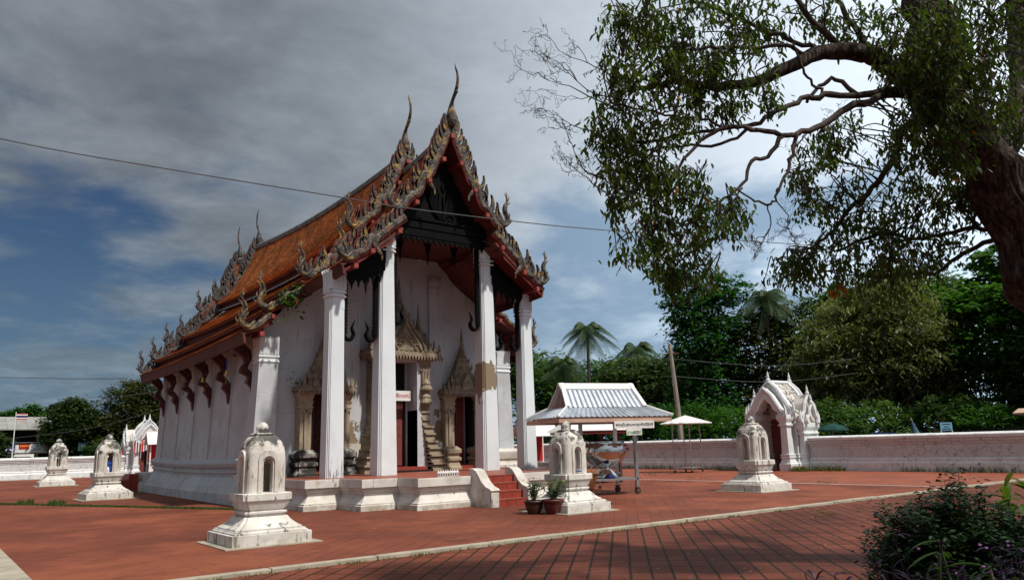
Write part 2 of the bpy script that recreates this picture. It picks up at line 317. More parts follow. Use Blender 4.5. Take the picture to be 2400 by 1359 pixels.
m_line = mat('pale_line', (.50, .46, .42), var=.1, layers=[dict(c=TC, s=3, lo=.55, hi=.7, a=.7)])
m_soil = mat('bare_soil_grass', (.05, .06, .02), var=.4, vs=.7, bump=.5, bs=5, layers=[dict(c=(.10, .075, .045), s=.5, lo=.5, hi=.65, a=.7)])
m_steel = mat('polished_steel', (.62, .60, .57), rough=.12, var=.05, metal=1.)
m_alu = mat('aluminium_tube', (.40, .39, .38), rough=.38, var=.1, metal=.75)
m_zinc = mat('zinc_sheet', (.44, .48, .53), rough=.42, var=.18, vs=3, metal=.55, layers=[dict(c=(.30, .31, .33), s=1.6, st=(3, .4, 1), lo=.45, hi=.7, a=.6)])
m_fascia = mat('salmon_fascia', (.50, .33, .25), var=.1)
m_white = mat('white_paint', (.72, .70, .68), rough=.5, var=.06)
m_rust = mat('rusty_iron', (.14, .075, .045), var=.3, vs=9)
m_rubber = mat('black_rubber', (.02, .02, .02), rough=.7)
m_clay = mat('brown_glazed_clay', (.085, .032, .022), rough=.4, var=.2, spec=.5)
m_jar = mat('ochre_dragon_jar', (.20, .085, .03), rough=.4, var=.25, vs=9, layers=[dict(c=(.06, .03, .015), s=9, lo=.55, hi=.6, a=.8)])
m_textg = mat('dark_green_lettering', (.02, .05, .04)); m_textb = mat('black_lettering', (.012, .012, .014)); m_textr = mat('crimson_lettering', (.40, .02, .05)); m_textgr = mat('bright_green_lettering', (.05, .40, .05))
m_blue = mat('blue_paint', (.02, .06, .30), var=.1); m_sky = mat('pale_blue_paint', (.22, .45, .62), var=.05); m_yel = mat('yellow_cloth', (.60, .36, .02)); m_redc = mat('red_cloth', (.45, .02, .02)); m_navy = mat('navy_cloth', (.015, .02, .12))
m_orange = mat('orange_cloth', (.60, .15, .02)); m_teal = mat('teal_canvas', (.006, .045, .040)); m_gold = mat('brass', (.50, .30, .06), rough=.3, metal=.8)
m_wire = mat('black_cable', (.012, .012, .014), rough=.6); m_wire2 = mat('weathered_cable', (.10, .10, .10), rough=.6)
m_wood = mat('grey_post_wood', (.26, .22, .18), var=.2, vs=3, bump=.3)
m_bark = mat('dark_bark', (.050, .037, .030), var=.45, vs=9, bump=1., bs=22, spec=.1, layers=[dict(c=(.125, .098, .08), s=3, st=(7, 7, .9), lo=.5, hi=.6, a=.8), dict(c=(.012, .008, .007), s=5, st=(3, 3, .6), lo=.5, hi=.6, a=.85), dict(c=(.10, .075, .06), s=6, st=(3.5, 3.5, .7), lo=.60, hi=.66, a=.7)])
m_bark2 = mat('branch_bark', (.058, .042, .034), var=.35, vs=6, bump=.6, bs=14)
m_trunk = mat('tree_bark', (.09, .07, .055), var=.3, vs=3, bump=.5)
m_twig = mat('pale_twig', (.22, .18, .13), var=.25)
def leafmat(name, a, b, trans=.35, ns=.5, rough=.5, dead=None):
    m = bpy.data.materials.new(name); m.use_nodes = True; nt = m.node_tree; bs = nt.nodes['Principled BSDF']
    g = N(nt, 'ShaderNodeNewGeometry'); p = g.outputs['Position']
    f = M(nt, 'ADD', M(nt, 'MULTIPLY', g.outputs['Random Per Island'], .6), M(nt, 'MULTIPLY', ramp(nt, noise(nt, p, ns, 3), .35, .65), .5), True)
    c = mixc(nt, f, a, b)
    if dead: c = mixc(nt, M(nt, 'GREATER_THAN', g.outputs['Random Per Island'], dead[1]), c, dead[0])
    nt.links.new(c, bs.inputs['Base Color']); bs.inputs['Roughness'].default_value = rough; bs.inputs['Specular IOR Level'].default_value = .35
    tr = N(nt, 'ShaderNodeBsdfTranslucent'); nt.links.new(mixc(nt, 1., c, (1.5, 1.6, .7), 'MULTIPLY'), tr.inputs[0])
    mx = N(nt, 'ShaderNodeMixShader'); mx.inputs[0].default_value = trans
    nt.links.new(bs.outputs[0], mx.inputs[1]); nt.links.new(tr.outputs[0], mx.inputs[2]); nt.links.new(mx.outputs[0], nt.nodes['Material Output'].inputs[0])
    return m
LIMBS = [
 ('trunk', [(-1.23, -18.22, -0.44), (-1.51, -18.13, 0.87), (-1.88, -17.97, 2.13), (-2.2, -17.86, 3.06), (-2.47, -17.78, 3.79), (-2.82, -17.63, 4.53), (-3.19, -17.48, 5.06), (-3.34, -17.36, 5.68), (-3.18, -17.23, 6.6), (-2.94, -17.16, 7.65), (-2.68, -17.11, 8.84)], 0.561, 0.243),
 ('limb', [(-3.41, -17.31, 5.63), (-3.81, -17.12, 5.93), (-4.14, -16.99, 6.12), (-4.48, -16.86, 6.18), (-4.87, -16.69, 6.14), (-5.22, -16.55, 5.94), (-5.6, -16.38, 5.74), (-6.01, -16.19, 5.57), (-6.4, -16.02, 5.56), (-6.71, -15.78, 5.59), (-7.1, -15.61, 5.45)], 0.160, 0.022),
 ('limb', [(-2.74, -17.56, 4.79), (-2.0, -17.63, 5.51), (-1.35, -17.62, 6.42), (-0.82, -17.53, 7.49), (-0.28, -17.43, 8.65)], 0.168, 0.179),
 ('limb', [(-3.67, -17.23, 5.73), (-4.16, -17.11, 5.66), (-4.59, -16.9, 5.57), (-5.01, -16.71, 5.52), (-5.21, -16.55, 5.49), (-5.55, -16.42, 5.3), (-5.85, -16.32, 5.1), (-6.2, -16.17, 5.03), (-6.59, -16.0, 4.94), (-6.94, -15.74, 4.86), (-7.24, -15.51, 4.87)], 0.050, 0.013),
 ('limb', [(-3.63, -17.26, 5.63), (-4.21, -17.07, 5.61), (-4.48, -16.99, 5.48), (-4.8, -16.86, 5.37), (-5.14, -16.74, 5.12), (-5.49, -16.59, 4.99), (-5.72, -16.54, 4.92), (-6.06, -16.4, 4.99), (-6.37, -16.29, 4.95), (-6.6, -16.12, 4.81), (-6.88, -16.03, 4.48), (-7.01, -15.93, 4.2)], 0.054, 0.013),
 ('twig', [(-5.49, -16.6, 4.99), (-5.53, -16.56, 4.79), (-5.6, -16.51, 4.54), (-5.81, -16.47, 4.21), (-5.89, -16.41, 4.13), (-6.03, -16.3, 4.2), (-6.17, -16.19, 4.33)], 0.024, 0.009),
 ('twig', [(-5.69, -16.56, 4.92), (-5.85, -16.44, 4.7), (-6.07, -16.4, 4.59), (-6.18, -16.31, 4.34), (-6.43, -16.25, 4.12), (-6.58, -16.14, 4.03), (-6.89, -16.03, 3.82)], 0.027, 0.011),
 ('limb', [(-3.23, -17.19, 5.37), (-3.22, -16.94, 5.54), (-3.19, -16.71, 5.48), (-3.17, -16.6, 5.23), (-3.28, -16.39, 4.92), (-3.34, -16.22, 4.71), (-3.39, -16.06, 4.64), (-3.6, -15.9, 4.35), (-3.8, -15.75, 4.12), (-3.96, -15.63, 3.83)], 0.063, 0.017),
 ('limb', [(-2.61, -17.41, 4.07), (-2.42, -17.05, 4.22), (-2.53, -16.72, 4.19), (-2.8, -16.51, 4.14), (-3.06, -16.31, 4.24), (-3.3, -16.13, 4.16), (-3.63, -15.88, 4.0)], 0.034, 0.014),
 ('limb', [(-2.53, -17.47, 4.0), (-2.36, -17.1, 3.96), (-2.43, -16.79, 3.83), (-2.63, -16.64, 3.67), (-2.89, -16.44, 3.68), (-3.21, -16.2, 3.63)], 0.038, 0.014),
 ('limb', [(-4.52, -16.83, 6.18), (-4.85, -16.71, 6.4), (-5.12, -16.62, 6.66), (-5.22, -16.55, 7.0)], 0.049, 0.028),
 ('limb', [(-4.89, -16.68, 6.14), (-5.23, -16.54, 6.24), (-5.6, -16.38, 6.34), (-5.87, -16.18, 6.51), (-6.22, -16.03, 6.63), (-6.49, -15.83, 6.81)], 0.031, 0.014),
 ('limb', [(-5.13, -16.62, 6.02), (-5.41, -16.53, 6.14), (-5.74, -16.4, 6.04), (-6.06, -16.16, 6.08), (-6.45, -15.98, 6.01), (-6.76, -15.74, 6.04), (-7.08, -15.5, 5.95)], 0.028, 0.011),
 ('twig', [(-5.01, -16.71, 5.52), (-5.1, -16.64, 5.69), (-5.28, -16.63, 5.81), (-5.33, -16.59, 6.11), (-5.44, -16.63, 6.33)], 0.021, 0.009),
 ('twig', [(-6.06, -16.4, 4.99), (-6.34, -16.19, 4.79), (-6.76, -16.0, 4.76), (-6.98, -15.83, 4.72), (-7.21, -15.65, 4.51), (-7.37, -15.53, 4.3)], 0.020, 0.009),
 ('twig', [(-6.37, -16.29, 4.95), (-6.59, -16.13, 5.06), (-6.89, -15.9, 5.12), (-7.11, -15.73, 5.2), (-7.36, -15.53, 5.28)], 0.016, 0.009),
 ('twig', [(-6.65, -16.08, 4.03), (-6.89, -16.02, 3.68), (-6.98, -15.95, 3.4)], 0.013, 0.007),
 ('twig', [(-6.88, -16.03, 4.48), (-7.09, -15.87, 4.11), (-7.21, -15.78, 3.78)], 0.013, 0.007),
 ('twig', [(-4.59, -16.9, 5.57), (-4.78, -16.76, 5.78), (-4.94, -16.63, 5.71), (-5.08, -16.53, 5.49)], 0.031, 0.019),
 ('limb', [(-3.01, -17.11, 7.65), (-4.8, -17.5, 7.87), (-6.75, -17.89, 7.86), (-8.9, -18.13, 8.03), (-10.61, -18.59, 8.23)], 0.084, 0.012),
 ('limb', [(-0.28, -17.43, 8.65), (-0.96, -18.43, 9.32), (-2.75, -19.07, 9.81), (-5.68, -19.34, 10.25), (-8.14, -19.72, 10.09)], 0.096, 0.014),
 ('limb', [(-4.14, -16.99, 6.12), (-4.25, -16.78, 6.64), (-4.29, -16.63, 7.06), (-4.35, -16.58, 7.43)], 0.043, 0.025),
]
CLUMPS = [
 ((-6.94, -15.6, 6.37), 0.38, 0.32, 302),
 ((-6.47, -15.84, 6.36), 0.53, 0.37, 446),
 ((-5.87, -16.18, 6.48), 0.44, 0.28, 237),
 ((-6.7, -15.79, 5.67), 0.62, 0.37, 576),
 ((-7.21, -15.53, 5.56), 0.28, 0.41, 237),
 ((-7.34, -15.42, 4.98), 0.23, 0.36, 237),
 ((-7.01, -15.68, 4.96), 0.47, 0.32, 403),
 ((-7.22, -15.64, 4.34), 0.39, 0.40, 403),
 ((-6.89, -15.89, 4.28), 0.37, 0.31, 302),
 ((-6.69, -16.05, 3.89), 0.42, 0.27, 302),
 ((-7.21, -15.77, 3.69), 0.32, 0.27, 273),
 ((-6.91, -16.01, 3.4), 0.32, 0.24, 237),
 ((-6.44, -16.25, 3.97), 0.23, 0.18, 100),
 ((-6.07, -16.15, 5.81), 0.48, 0.28, 345),
 ((-6.23, -16.15, 5.29), 0.33, 0.14, 129),
 ((-5.55, -16.42, 6.44), 0.34, 0.24, 144),
 ((-4.82, -16.73, 6.68), 0.55, 0.17, 180),
 ((-4.18, -16.96, 6.58), 0.36, 0.30, 180),
 ((-5.78, -16.37, 5.48), 0.29, 0.12, 99),
 ((-4.29, -17.51, 6.01), 0.46, 0.51, 855),
 ((-4.04, -17.7, 5.36), 0.48, 0.51, 900),
 ((-3.25, -17.93, 6.37), 0.60, 0.48, 900),
 ((-2.45, -17.79, 5.81), 0.37, 0.57, 378),
 ((-4.42, -17.29, 4.9), 0.27, 0.26, 234),
 ((-4.09, -17.54, 4.68), 0.29, 0.28, 270),
 ((-2.92, -17.68, 5.1), 0.31, 0.25, 180),
 ((-3.68, -15.84, 5.53), 0.29, 0.25, 180),
 ((-3.8, -15.74, 5.14), 0.29, 0.25, 180),
 ((-3.43, -16.03, 5.74), 0.35, 0.20, 135),
 ((-2.85, -16.6, 4.64), 0.57, 0.31, 387),
 ((-2.42, -16.93, 4.45), 0.34, 0.31, 234),
 ((-3.58, -15.91, 4.53), 0.35, 0.20, 162),
 ((-3.15, -16.24, 4.27), 0.64, 0.25, 342),
 ((-3.86, -15.7, 3.95), 0.46, 0.25, 270),
 ((-3.33, -16.1, 3.78), 0.64, 0.25, 342),
 ((-2.78, -16.53, 3.91), 0.46, 0.28, 270),
 ((-4.19, -15.45, 3.73), 0.32, 0.20, 126),
 ((-3.14, -16.25, 3.46), 0.35, 0.22, 99),
 ((-2.58, -17.19, 4.7), 0.33, 0.22, 162),
 ((-3.88, -15.68, 4.78), 0.23, 0.22, 99),
 ((-3.36, -16.08, 5.0), 0.29, 0.22, 81),
 ((-4.95, -23.47, 8.56), 0.85, 0.50, 420),
 ((-6.18, -23.58, 8.92), 0.85, 0.50, 420),
 ((-3.92, -22.0, 8.16), 0.85, 0.50, 420),
 ((-2.27, -21.04, 8.5), 0.85, 0.50, 420),
 ((-3.26, -19.66, 8.54), 0.85, 0.50, 420),
 ((-0.99, -19.3, 7.7), 0.85, 0.50, 420),
 ((0.19, -17.85, 7.63), 0.85, 0.50, 420),
 ((-1.21, -18.47, 8.85), 0.85, 0.50, 420),
 ((2.05, -17.7, 7.99), 0.85, 0.50, 420),
 ((-5.75, -21.47, 7.95), 0.85, 0.50, 420),
 ((-3.48, -24.62, 9.39), 0.85, 0.50, 420),
 ((-5.5, -24.8, 9.11), 0.85, 0.50, 420),
 ((-7.21, -24.56, 9.45), 0.85, 0.50, 420),
 ((-4.6, -20.41, 8.31), 0.85, 0.50, 420),
 ((3.54, -17.27, 8.56), 0.85, 0.50, 420),
 ((-7.07, -22.09, 7.83), 0.85, 0.50, 420),
 ((-5.86, -20.27, 8.55), 0.85, 0.50, 420),
 ((-1.81, -23.1, 8.9), 0.85, 0.50, 420),
]
BARE = [
 ((-7.14, -15.58, 5.35), (-7.96, -15.32, 5.71)),
 ((-7.22, -15.52, 5.23), (-7.65, -14.84, 5.75)),
 ((-7.35, -15.42, 4.88), (-7.61, -14.95, 5.24)),
 ((-7.44, -15.48, 4.39), (-7.88, -15.38, 4.77)),
 ((-7.37, -15.53, 4.15), (-7.73, -15.26, 4.55)),
 ((-7.24, -15.5, 5.64), (-7.75, -15.16, 5.95)),
 ((-6.18, -16.31, 4.29), (-6.3, -16.07, 3.85)),
 ((-5.89, -16.41, 4.13), (-5.83, -16.17, 3.79)),
 ((-5.81, -16.47, 4.16), (-6.03, -16.72, 3.64)),
 ((-3.24, -16.17, 4.74), (-4.17, -15.94, 4.83)),
 ((-3.08, -16.29, 4.99), (-3.57, -15.58, 5.61)),
 ((-2.87, -16.46, 5.35), (-3.39, -16.13, 5.71)),
 ((-3.39, -16.06, 4.64), (-3.65, -15.6, 4.72)),
 ((-2.63, -16.64, 3.67), (-3.46, -16.51, 3.77)),
 ((-2.23, -16.95, 4.01), (-2.84, -16.54, 3.78)),
 ((-6.97, -15.58, 6.54), (-7.02, -15.32, 6.16)),
]
# ------------------------------------------------------------------ ground
def struct(o): o['kind'] = 'structure'; return o
struct(MB().box(-400, 600, -300, 700, -1.2, -.004).build('ground', m_soil))
struct(MB().box(-11.7, 12, -10.4, 48, -.3, 0).build('courtyard_paving', m_court))
struct(MB().box(12.0, 23, -10.4, 49.6, -.3, 0).build('side_paving', m_far))
struct(MB().box(-11.7, 11.99, 48, 49.6, -.3, 0).build('back_paving', m_far))
struct(MB().box(-40, 30, -40, -10.4, -.3, 0).build('forecourt_paving', m_outer))
struct(MB().box(-40, -12.55, -10.4, 49.6, -.3, 0).build('west_paving', m_court))
struct(MB().box(-12.55, -11.7, -10.25, 49.6, -.3, .012).build('concrete_path', m_conc))
k = MB()
random.seed(3)
y = -14.
while y < 23:
    L = random.uniform(1.4, 2.2); k.box(y, y+L-.012, -10.47+random.uniform(-.012, .012), -10.31, -.1, .055+random.uniform(-.008, .008)); y += L
struct(k.build('kerb', m_conc, bevel=.012))
struct(MB().box(11.93, 12.06, -10.3, 48, -.05, .008).build('painted_line', m_line))
struct(MB().box(-11.6, 11.9, 47.93, 48.07, -.05, .008).build('painted_line', m_line))
# ------------------------------------------------------------------ temple
temple = thing('temple_hall', 'old white temple hall with orange tiled roof and tall porch columns', 'temple')
FL = .82
def part(mb, name, m, parent=temple, label=None, **k):
    o = mb.build(name, m, parent, **k)
    if label: o['label'] = label
    return o
def tap(w): return 1-.075*max(0, min(1.2, (w-2)/15.3))
def sag(w, z):
    t = min(1.3, abs((w-9.65)/7.65)); return (.08+.26*max(0, min(1, (z-5)/7)))*(t*t-.75)
# roof profiles (u, z) from ridge to eave
T1 = [(0, 11.86), (.45, 10.85), (.9, 10.02), (1.45, 9.30), (2.08, 8.68)]
T2 = [(1.80, 8.27), (2.6, 7.62), (3.25, 7.18), (3.82, 6.88)]
T3 = [(3.45, 6.54), (4.2, 6.14), (5.02, 5.77)]
T4 = [(4.70, 5.50), (5.15, 5.30), (5.62, 5.12)]
def curve(prof, n=10):
    p = smooth_path([(a, 0, b) for a, b in prof], n); return [(q.x, q.z) for q in p]
def arc(cv):
    s = [0]
    for i in range(1, len(cv)): s.append(s[-1]+math.hypot(cv[i][0]-cv[i-1][0], cv[i][1]-cv[i-1][1]))
    return s
def porch_drop(w, z): return -.55*max(0, min(1, (w+.93)/3.0))**.8*max(.35, min(1, (z-6.5)/5))
def porch_drop_b(w, z): return porch_drop(19.3-w, z)
def roof_tier(prof, w0, w1, sg, fn, fascia=None, riser=True, riser_h=.42):
    cv = curve(prof); S = arc(cv); L = S[-1]; us = [c[0] for c in cv]; zs = [c[1] for c in cv]
    def at(s, w, off=0.):
        c = max(0, min(L, s)); u = lerpl(S, us, c); z = lerpl(S, zs, c)
        du = lerpl(S, us, min(L, c+.05))-lerpl(S, us, max(0, c-.05)); dz = lerpl(S, zs, min(L, c+.05))-lerpl(S, zs, max(0, c-.05)); h = math.hypot(du, dz)
        u += du/h*(s-c); z += dz/h*(s-c)
        return (sg*(u-dz/h*off)*tap(w), w, z+du/h*off+fn(w, z))
    nw = max(2, int((w1-w0)/.8)); ns = 10; bd = MB()
    ws = [w0+(w1-w0)*i/nw for i in range(nw+1)]
    rings = []
    for w in ws:
        top = [at(L*j/ns, w, 0) for j in range(ns+1)]; bot = [at(L*j/ns, w, -.09) for j in range(ns, -1, -1)]
        rings.append(top+bot)
    bd.loft(rings)
    part(bd, 'roof_board', m_maroon)
    ti = MB(); rows = int(L/.15); cw = .14; nc = int((w1-w0)/cw)
    for r in range(rows+1):
        s0 = L-.15*(r+1)-.03; s1 = L-.15*r+.045
        if s0 < 0: s0 = 0.
        for c in range(nc+1):
            if c == nc and r % 2 == 0: continue
            wc = w0+cw*(c+.5)-(cw/2 if r % 2 else 0)
            h = cw*.465; j = random.uniform(-.008, .008); jz = random.uniform(0, .010)
            a0, a1 = max(w0, wc-h), min(w1, wc+h)
            V = [at(s0, a0, .008), at(s0, a1, .008), at(s1-.05+j, a1, .044+jz), at(s1+j, wc, .058+jz), at(s1-.05+j, a0, .044+jz),
                 at(s1-.045+j, a1, .010+jz), at(s1+j, wc, .018+jz), at(s1-.045+j, a0, .010+jz)]
            ti.add(V, [(0, 1, 2, 3, 4), (2, 5, 6, 3), (3, 6, 7, 4)])
    part(ti, 'roof_tiles', m_tile, fix=False)
    if fascia:   # deep board under the eave
        rr = []
        for w in ws:
            x, _, z = at(L, w, -.09); rr.append([(x, w, z+.02), (x-sg*.07, w, z+.02), (x-sg*.12, w, z-fascia), (x-sg*.06, w, z-fascia)])
        part(MB().loft(rr), 'fascia_board', m_maroon)
    if riser:    # upright board and flashing where the next tier tucks in under this eave
        rr = []; fl = []
        for w in ws:
            x, _, z = at(L-.22, w, -.1); rr.append([(x, w, z+.1), (x-sg*.06, w, z+.1), (x-sg*.06, w, z-riser_h), (x, w, z-riser_h)])
            fl.append([(x+sg*.002, w, z-riser_h+.12), (x+sg*.14, w, z-riser_h+.03), (x+sg*.14, w, z-riser_h), (x+sg*.002, w, z-riser_h+.09)])
        part(MB().loft(rr), 'riser_board', m_maroon)
        if riser > 1: part(MB().loft(fl), 'flashing', m_tin)
random.seed(11)
W0, W1 = 2.0, 17.3
for sg in (-1, 1):
    roof_tier(T1, W0, W1, sg, sag, riser=2, riser_h=.40)
    roof_tier(T2, W0, W1, sg, sag, riser_h=.36)
    roof_tier(T3, W0, W1, sg, sag, riser_h=.30)
    roof_tier(T4, W0, W1, sg, sag, fascia=.25, riser=0)
    roof_tier(T1, -.93, 2.0, sg, porch_drop, riser=2, riser_h=.40)
    roof_tier(T2, -.93, 2.0, sg, porch_drop, fascia=.22, riser=0)
    roof_tier(T1, 17.3, 20.2, sg, porch_drop_b, riser=0)
    roof_tier(T2, 17.3, 20.2, sg, porch_drop_b, fascia=.22, riser=0)
for a, b, fn in ((W0, W1, sag), (-.93, 2.0, porch_drop), (17.3, 20.2, porch_drop_b)):
    rr = []
    for i in range(25):
        w = a+(b-a)*i/24; z = 11.86+fn(w, 11.86)
        rr.append([(-.16, w, z-.16), (-.13, w, z+.03), (-.06, w, z+.12), (.06, w, z+.12), (.13, w, z+.03), (.16, w, z-.16)])
    part(MB().loft(rr), 'ridge_cap', m_ridge)
# --- bargeboards with flame fins and finials
FIN = [(-.07, -.02), (-.085, .10), (-.07, .21), (-.035, .32), (.02, .41), (.09, .48), (.045, .34), (.03, .23), (.045, .11), (.045, -.02)]
def barge(path, w, sg, m, fn=0., fins=True, width=.125, hook=None, thick=.14, up0=.0, mf=None, fs=1.):
    P = smooth_path([(a, 0, b) for a, b in path], 7); P = [(p.x, p.z+fn) for p in P]
    n = len(P); nor = []
    for i in range(n):
        dx = P[min(i+1, n-1)][0]-P[max(0, i-1)][0]; dz = P[min(i+1, n-1)][1]-P[max(0, i-1)][1]; h = math.hypot(dx, dz) or 1
        nor.append((-dz/h, dx/h))
    mb = MB(); rr = []
    for (x, z), (nx, nz) in zip(P, nor):
        prof = [(-width, -.5), (-width, .35), (-width*.55, .62), (width*.3, .62), (width*.75, .4), (width, .1), (width*.8, -.5)]
        rr.append([(sg*(x+nx*a), w-t*thick, z+nz*a) for a, t in prof])
    mb.loft(rr)
    o = part(mb, 'bargeboard', m)
    # red under-edge plank
    rr = [[(sg*(x+nx*a), w+t, z+nz*a) for a, t in ((-width-.05, -.02), (-width+.02, -.05), (-width+.02, .09), (-width-.05, .09))] for (x, z), (nx, nz) in zip(P, nor)]
    part(MB().loft(rr), 'edge_plank', m_red, o)
    if fins:
        S = arc(P); L = S[-1]; cnt = max(3, int(L/(.255*fs))); fm = MB(); fr = MB()
        for k in range(cnt):
            s = L*(k+.55)/cnt; i = max(0, min(n-2, next((q for q in range(n-1) if S[q+1] >= s), n-2)))
            x, z = P[i]; nx, nz = nor[i]; tx, tz = -nz, nx       # t points uphill
            if tz < 0: tx, tz = -tx, -tz
            # the flame leans towards upright
            ax, az = nx*.6+tx*.35, nz*.6+tz*.35+.25; h = math.hypot(ax, az); ax, az = ax/h, az/h
            bx, bz = -az, ax
            if bx*tx+bz*tz < 0: bx, bz = -bx, -bz
            sc_ = fs*random.uniform(1.0, 1.2)*(1.0+.15*(k/cnt))
            pts = [(sg*(x+nx*width*.7+bx*a*sc_+ax*b*sc_), z+nz*width*.7+bz*a*sc_+az*b*sc_) for a, b in FIN]
            fm.prism(pts, 'y', w-.075, w-.005)
            pts = [(sg*(x+nx*width*.7+bx*(a*1.3-.025)*sc_+ax*b*1.06*sc_), z+nz*width*.7+bz*(a*1.3-.025)*sc_+az*b*1.06*sc_) for a, b in FIN]
            fr.prism(pts, 'y', w, w+.035)
        part(fm, 'flame_fins', mf or m_fin, o); part(fr, 'fin_backing', m_red if m is not m_backfin else m_backfin, o)
    return o
def hook_tail(x, z, w, sg, m, par, s=1.):
    pts = smooth_path([(sg*(x-.02*s), w, z+.10*s), (sg*(x+.02*s), w, z-.12*s), (sg*(x-.10*s), w, z-.30*s), (sg*(x-.20*s), w, z-.42*s), (sg*(x-.22*s), w, z-.60*s)], 5)
    part(MB().tube(pts, [.10*s*(1-i/(len(pts)-1))**.8+.012 for i in range(len(pts))], 7, .6), 'hook_tail', m, par)
def hang_hong(x, z, w, sg, m, s=1., par=temple):
    pts = smooth_path([(sg*(x-.30*s), w, z+.16*s), (sg*(x-.10*s), w, z-.06*s), (sg*(x+.10*s), w, z-.02*s), (sg*(x+.21*s), w, z+.14*s), (sg*(x+.15*s), w, z+.36*s), (sg*(x+.03*s), w, z+.56*s), (sg*(x+.06*s), w, z+.76*s), (sg*(x+.17*s), w, z+.92*s), (sg*(x+.15*s), w, z+1.1*s), (sg*(x+.04*s), w, z+1.24*s)], 4)
    n = len(pts); rad = [s*lerpl([0, .15, .35, .5, .65, .85, 1], [.08, .115, .12, .10, .078, .042, .008], i/(n-1)) for i in range(n)]
    mb = MB().tube(pts, rad, 8, .7, (0, 1, 0))
    for i in range(int(n*.35), int(n*.92), 3):      # crest barbs
        p = pts[i]; t = (pts[i+1]-pts[i-1]).normalized(); o = Vector((t.z, 0, -t.x))*sg
        b = p+o*rad[i]*.7
        mb.tube([b-t*.05*s, b+o*.07*s+t*.05*s, b+o*.09*s+t*.16*s], [.04*s, .028*s, .004], 5, .6)
    for i in range(int(n*.15), int(n*.5), 3):
        p = pts[i]; t = (pts[i+1]-pts[i-1]).normalized(); o = Vector((t.z, 0, -t.x))*-sg
        b = p+o*rad[i]*.7
        mb.tube([b-t*.06*s, b+o*.06*s+t*.05*s, b+o*.05*s+t*.17*s], [.05*s, .035*s, .004], 5, .6)
    part(mb, 'naga_finial', m, par)
def purlin(x, z, w, sg, par=temple, L=1.0):
    s = .062
    part(MB().box(sg*x-s, sg*x+s, w, w+L, z-s, z+s), 'purlin', m_red, par)
    part(MB().box(sg*x-s-.004, sg*x+s+.004, w-.17, w-.001, z-s-.004, z+s+.004), 'purlin_end', m_redend, par)
B1 = [(-.02, 12.02), (.22, 11.52), (.44, 11.02), (.66, 10.56), (.80, 10.24), (.98, 10.20), (1.10, 10.02), (1.13, 9.78), (1.26, 9.50), (1.45, 9.40), (1.62, 9.22), (1.78, 8.98), (2.0, 8.90), (2.10, 8.93)]
B2 = [(1.72, 8.62), (2.05, 8.36), (2.40, 8.06), (2.66, 7.84), (2.84, 7.80), (2.96, 7.62), (3.08, 7.38), (3.30, 7.28), (3.50, 7.10), (3.72, 7.10)]
B3 = [(3.4, 6.86), (3.75, 6.62), (4.05, 6.44), (4.25, 6.38), (4.4, 6.18), (4.62, 6.06), (4.8, 5.92), (4.98, 5.94)]
B4 = [(4.72, 5.70), (4.95, 5.55), (5.15, 5.36), (5.35, 5.28), (5.50, 5.30)]
def gable(w, fn0, tiers, m, m_low, m_fn, chofa_lean, hooks=True, fnf=None):
    for sg in (-1, 1):
        for i, B in enumerate(tiers):
            B = [(x*tap(w), z) for x, z in B]
            d = fn0 if i == 0 else fn0*.4
            mm = m if i < 2 else m_low
            o = barge(B, w, sg, mm, d, mf=m_fn, fins=i < 2 or m is m_backfin, **(dict(width=.09, fs=.82) if m is m_backfin else dict(width=.115 if i < 2 else .10, fs=.86 if i == 0 else .76)))
            hang_hong(B[-1][0], B[-1][1]+d+.04, w-.03, sg, mm, (.84 if i else .88)*(.92 if m is m_backfin else 1), o)
            if hooks and i < 2:
                j = 4 if i == 0 else 3
                hook_tail(B[j][0]+.06, B[j][1]+d-.16, w-.06, sg, mm, o, .95)
            if hooks:
                for q in ((2, 5, 9) if i == 0 else (1, 5, 8) if i == 1 else (2, 6) if i == 2 else (2,)):
                    if q < len(B): purlin(B[q][0]-.1, B[q][1]+d-.27, w, sg, temple, .6)
    if hooks: purlin(0, 11.62+fn0, w, 1, temple, .9)
def chofa(w, z, sgn, m, s=1.):
    """roof-end finial: bulb, thin neck, breast barb and long bent tip; sgn = direction it leans along the hall"""
    P = [(0, -.05), (0, .15), (.0, .38), (.0, .62), (.07, .84), (.22, 1.02), (.36, 1.25), (.42, 1.50), (.38, 1.75), (.28, 1.98), (.27, 2.12)]
    rr = [.13, .23, .225, .13, .07, .075, .07, .058, .045, .028, .006]
    pts = smooth_path([(0, w+sgn*a*s, z+b*s) for a, b in P], 4); n = len(pts)
    rad = [s*lerpl([i/(len(rr)-1) for i in range(len(rr))], rr, i/(n-1)) for i in range(n)]
    mb = MB().tube(pts, rad, 9, .7, (0, 1, 0))
    q = Vector((0, w+sgn*.24*s, z+1.02*s)); mb.tube([q, q+Vector((0, sgn*.12*s, .05*s)), q+Vector((0, sgn*.11*s, .16*s))], [.05*s, .04*s, .004], 6)
    part(mb, 'chofa_finial', m, smooth=True)
gable(-.93, -.02, [B1, B2], m_barge, m_barge2, None, 1); chofa(-1.0, 11.98, -1, m_barge)
gable(2.0, .04, [B1, B2, B3, B4], m_barge, m_barge2, None, 1); chofa(2.1, 12.05, -1, m_barge, 1.02)
gable(17.3, .02, [B1, B2, B3, B4], m_backfin, m_backfin, m_backfin, 1, False); chofa(17.25, 12.0, 1, m_backfin, .95)
gable(20.2, -.02, [B1, B2], m_backfin, m_backfin, m_backfin, 1, False); chofa(20.2, 11.9, 1, m_backfin, .9)
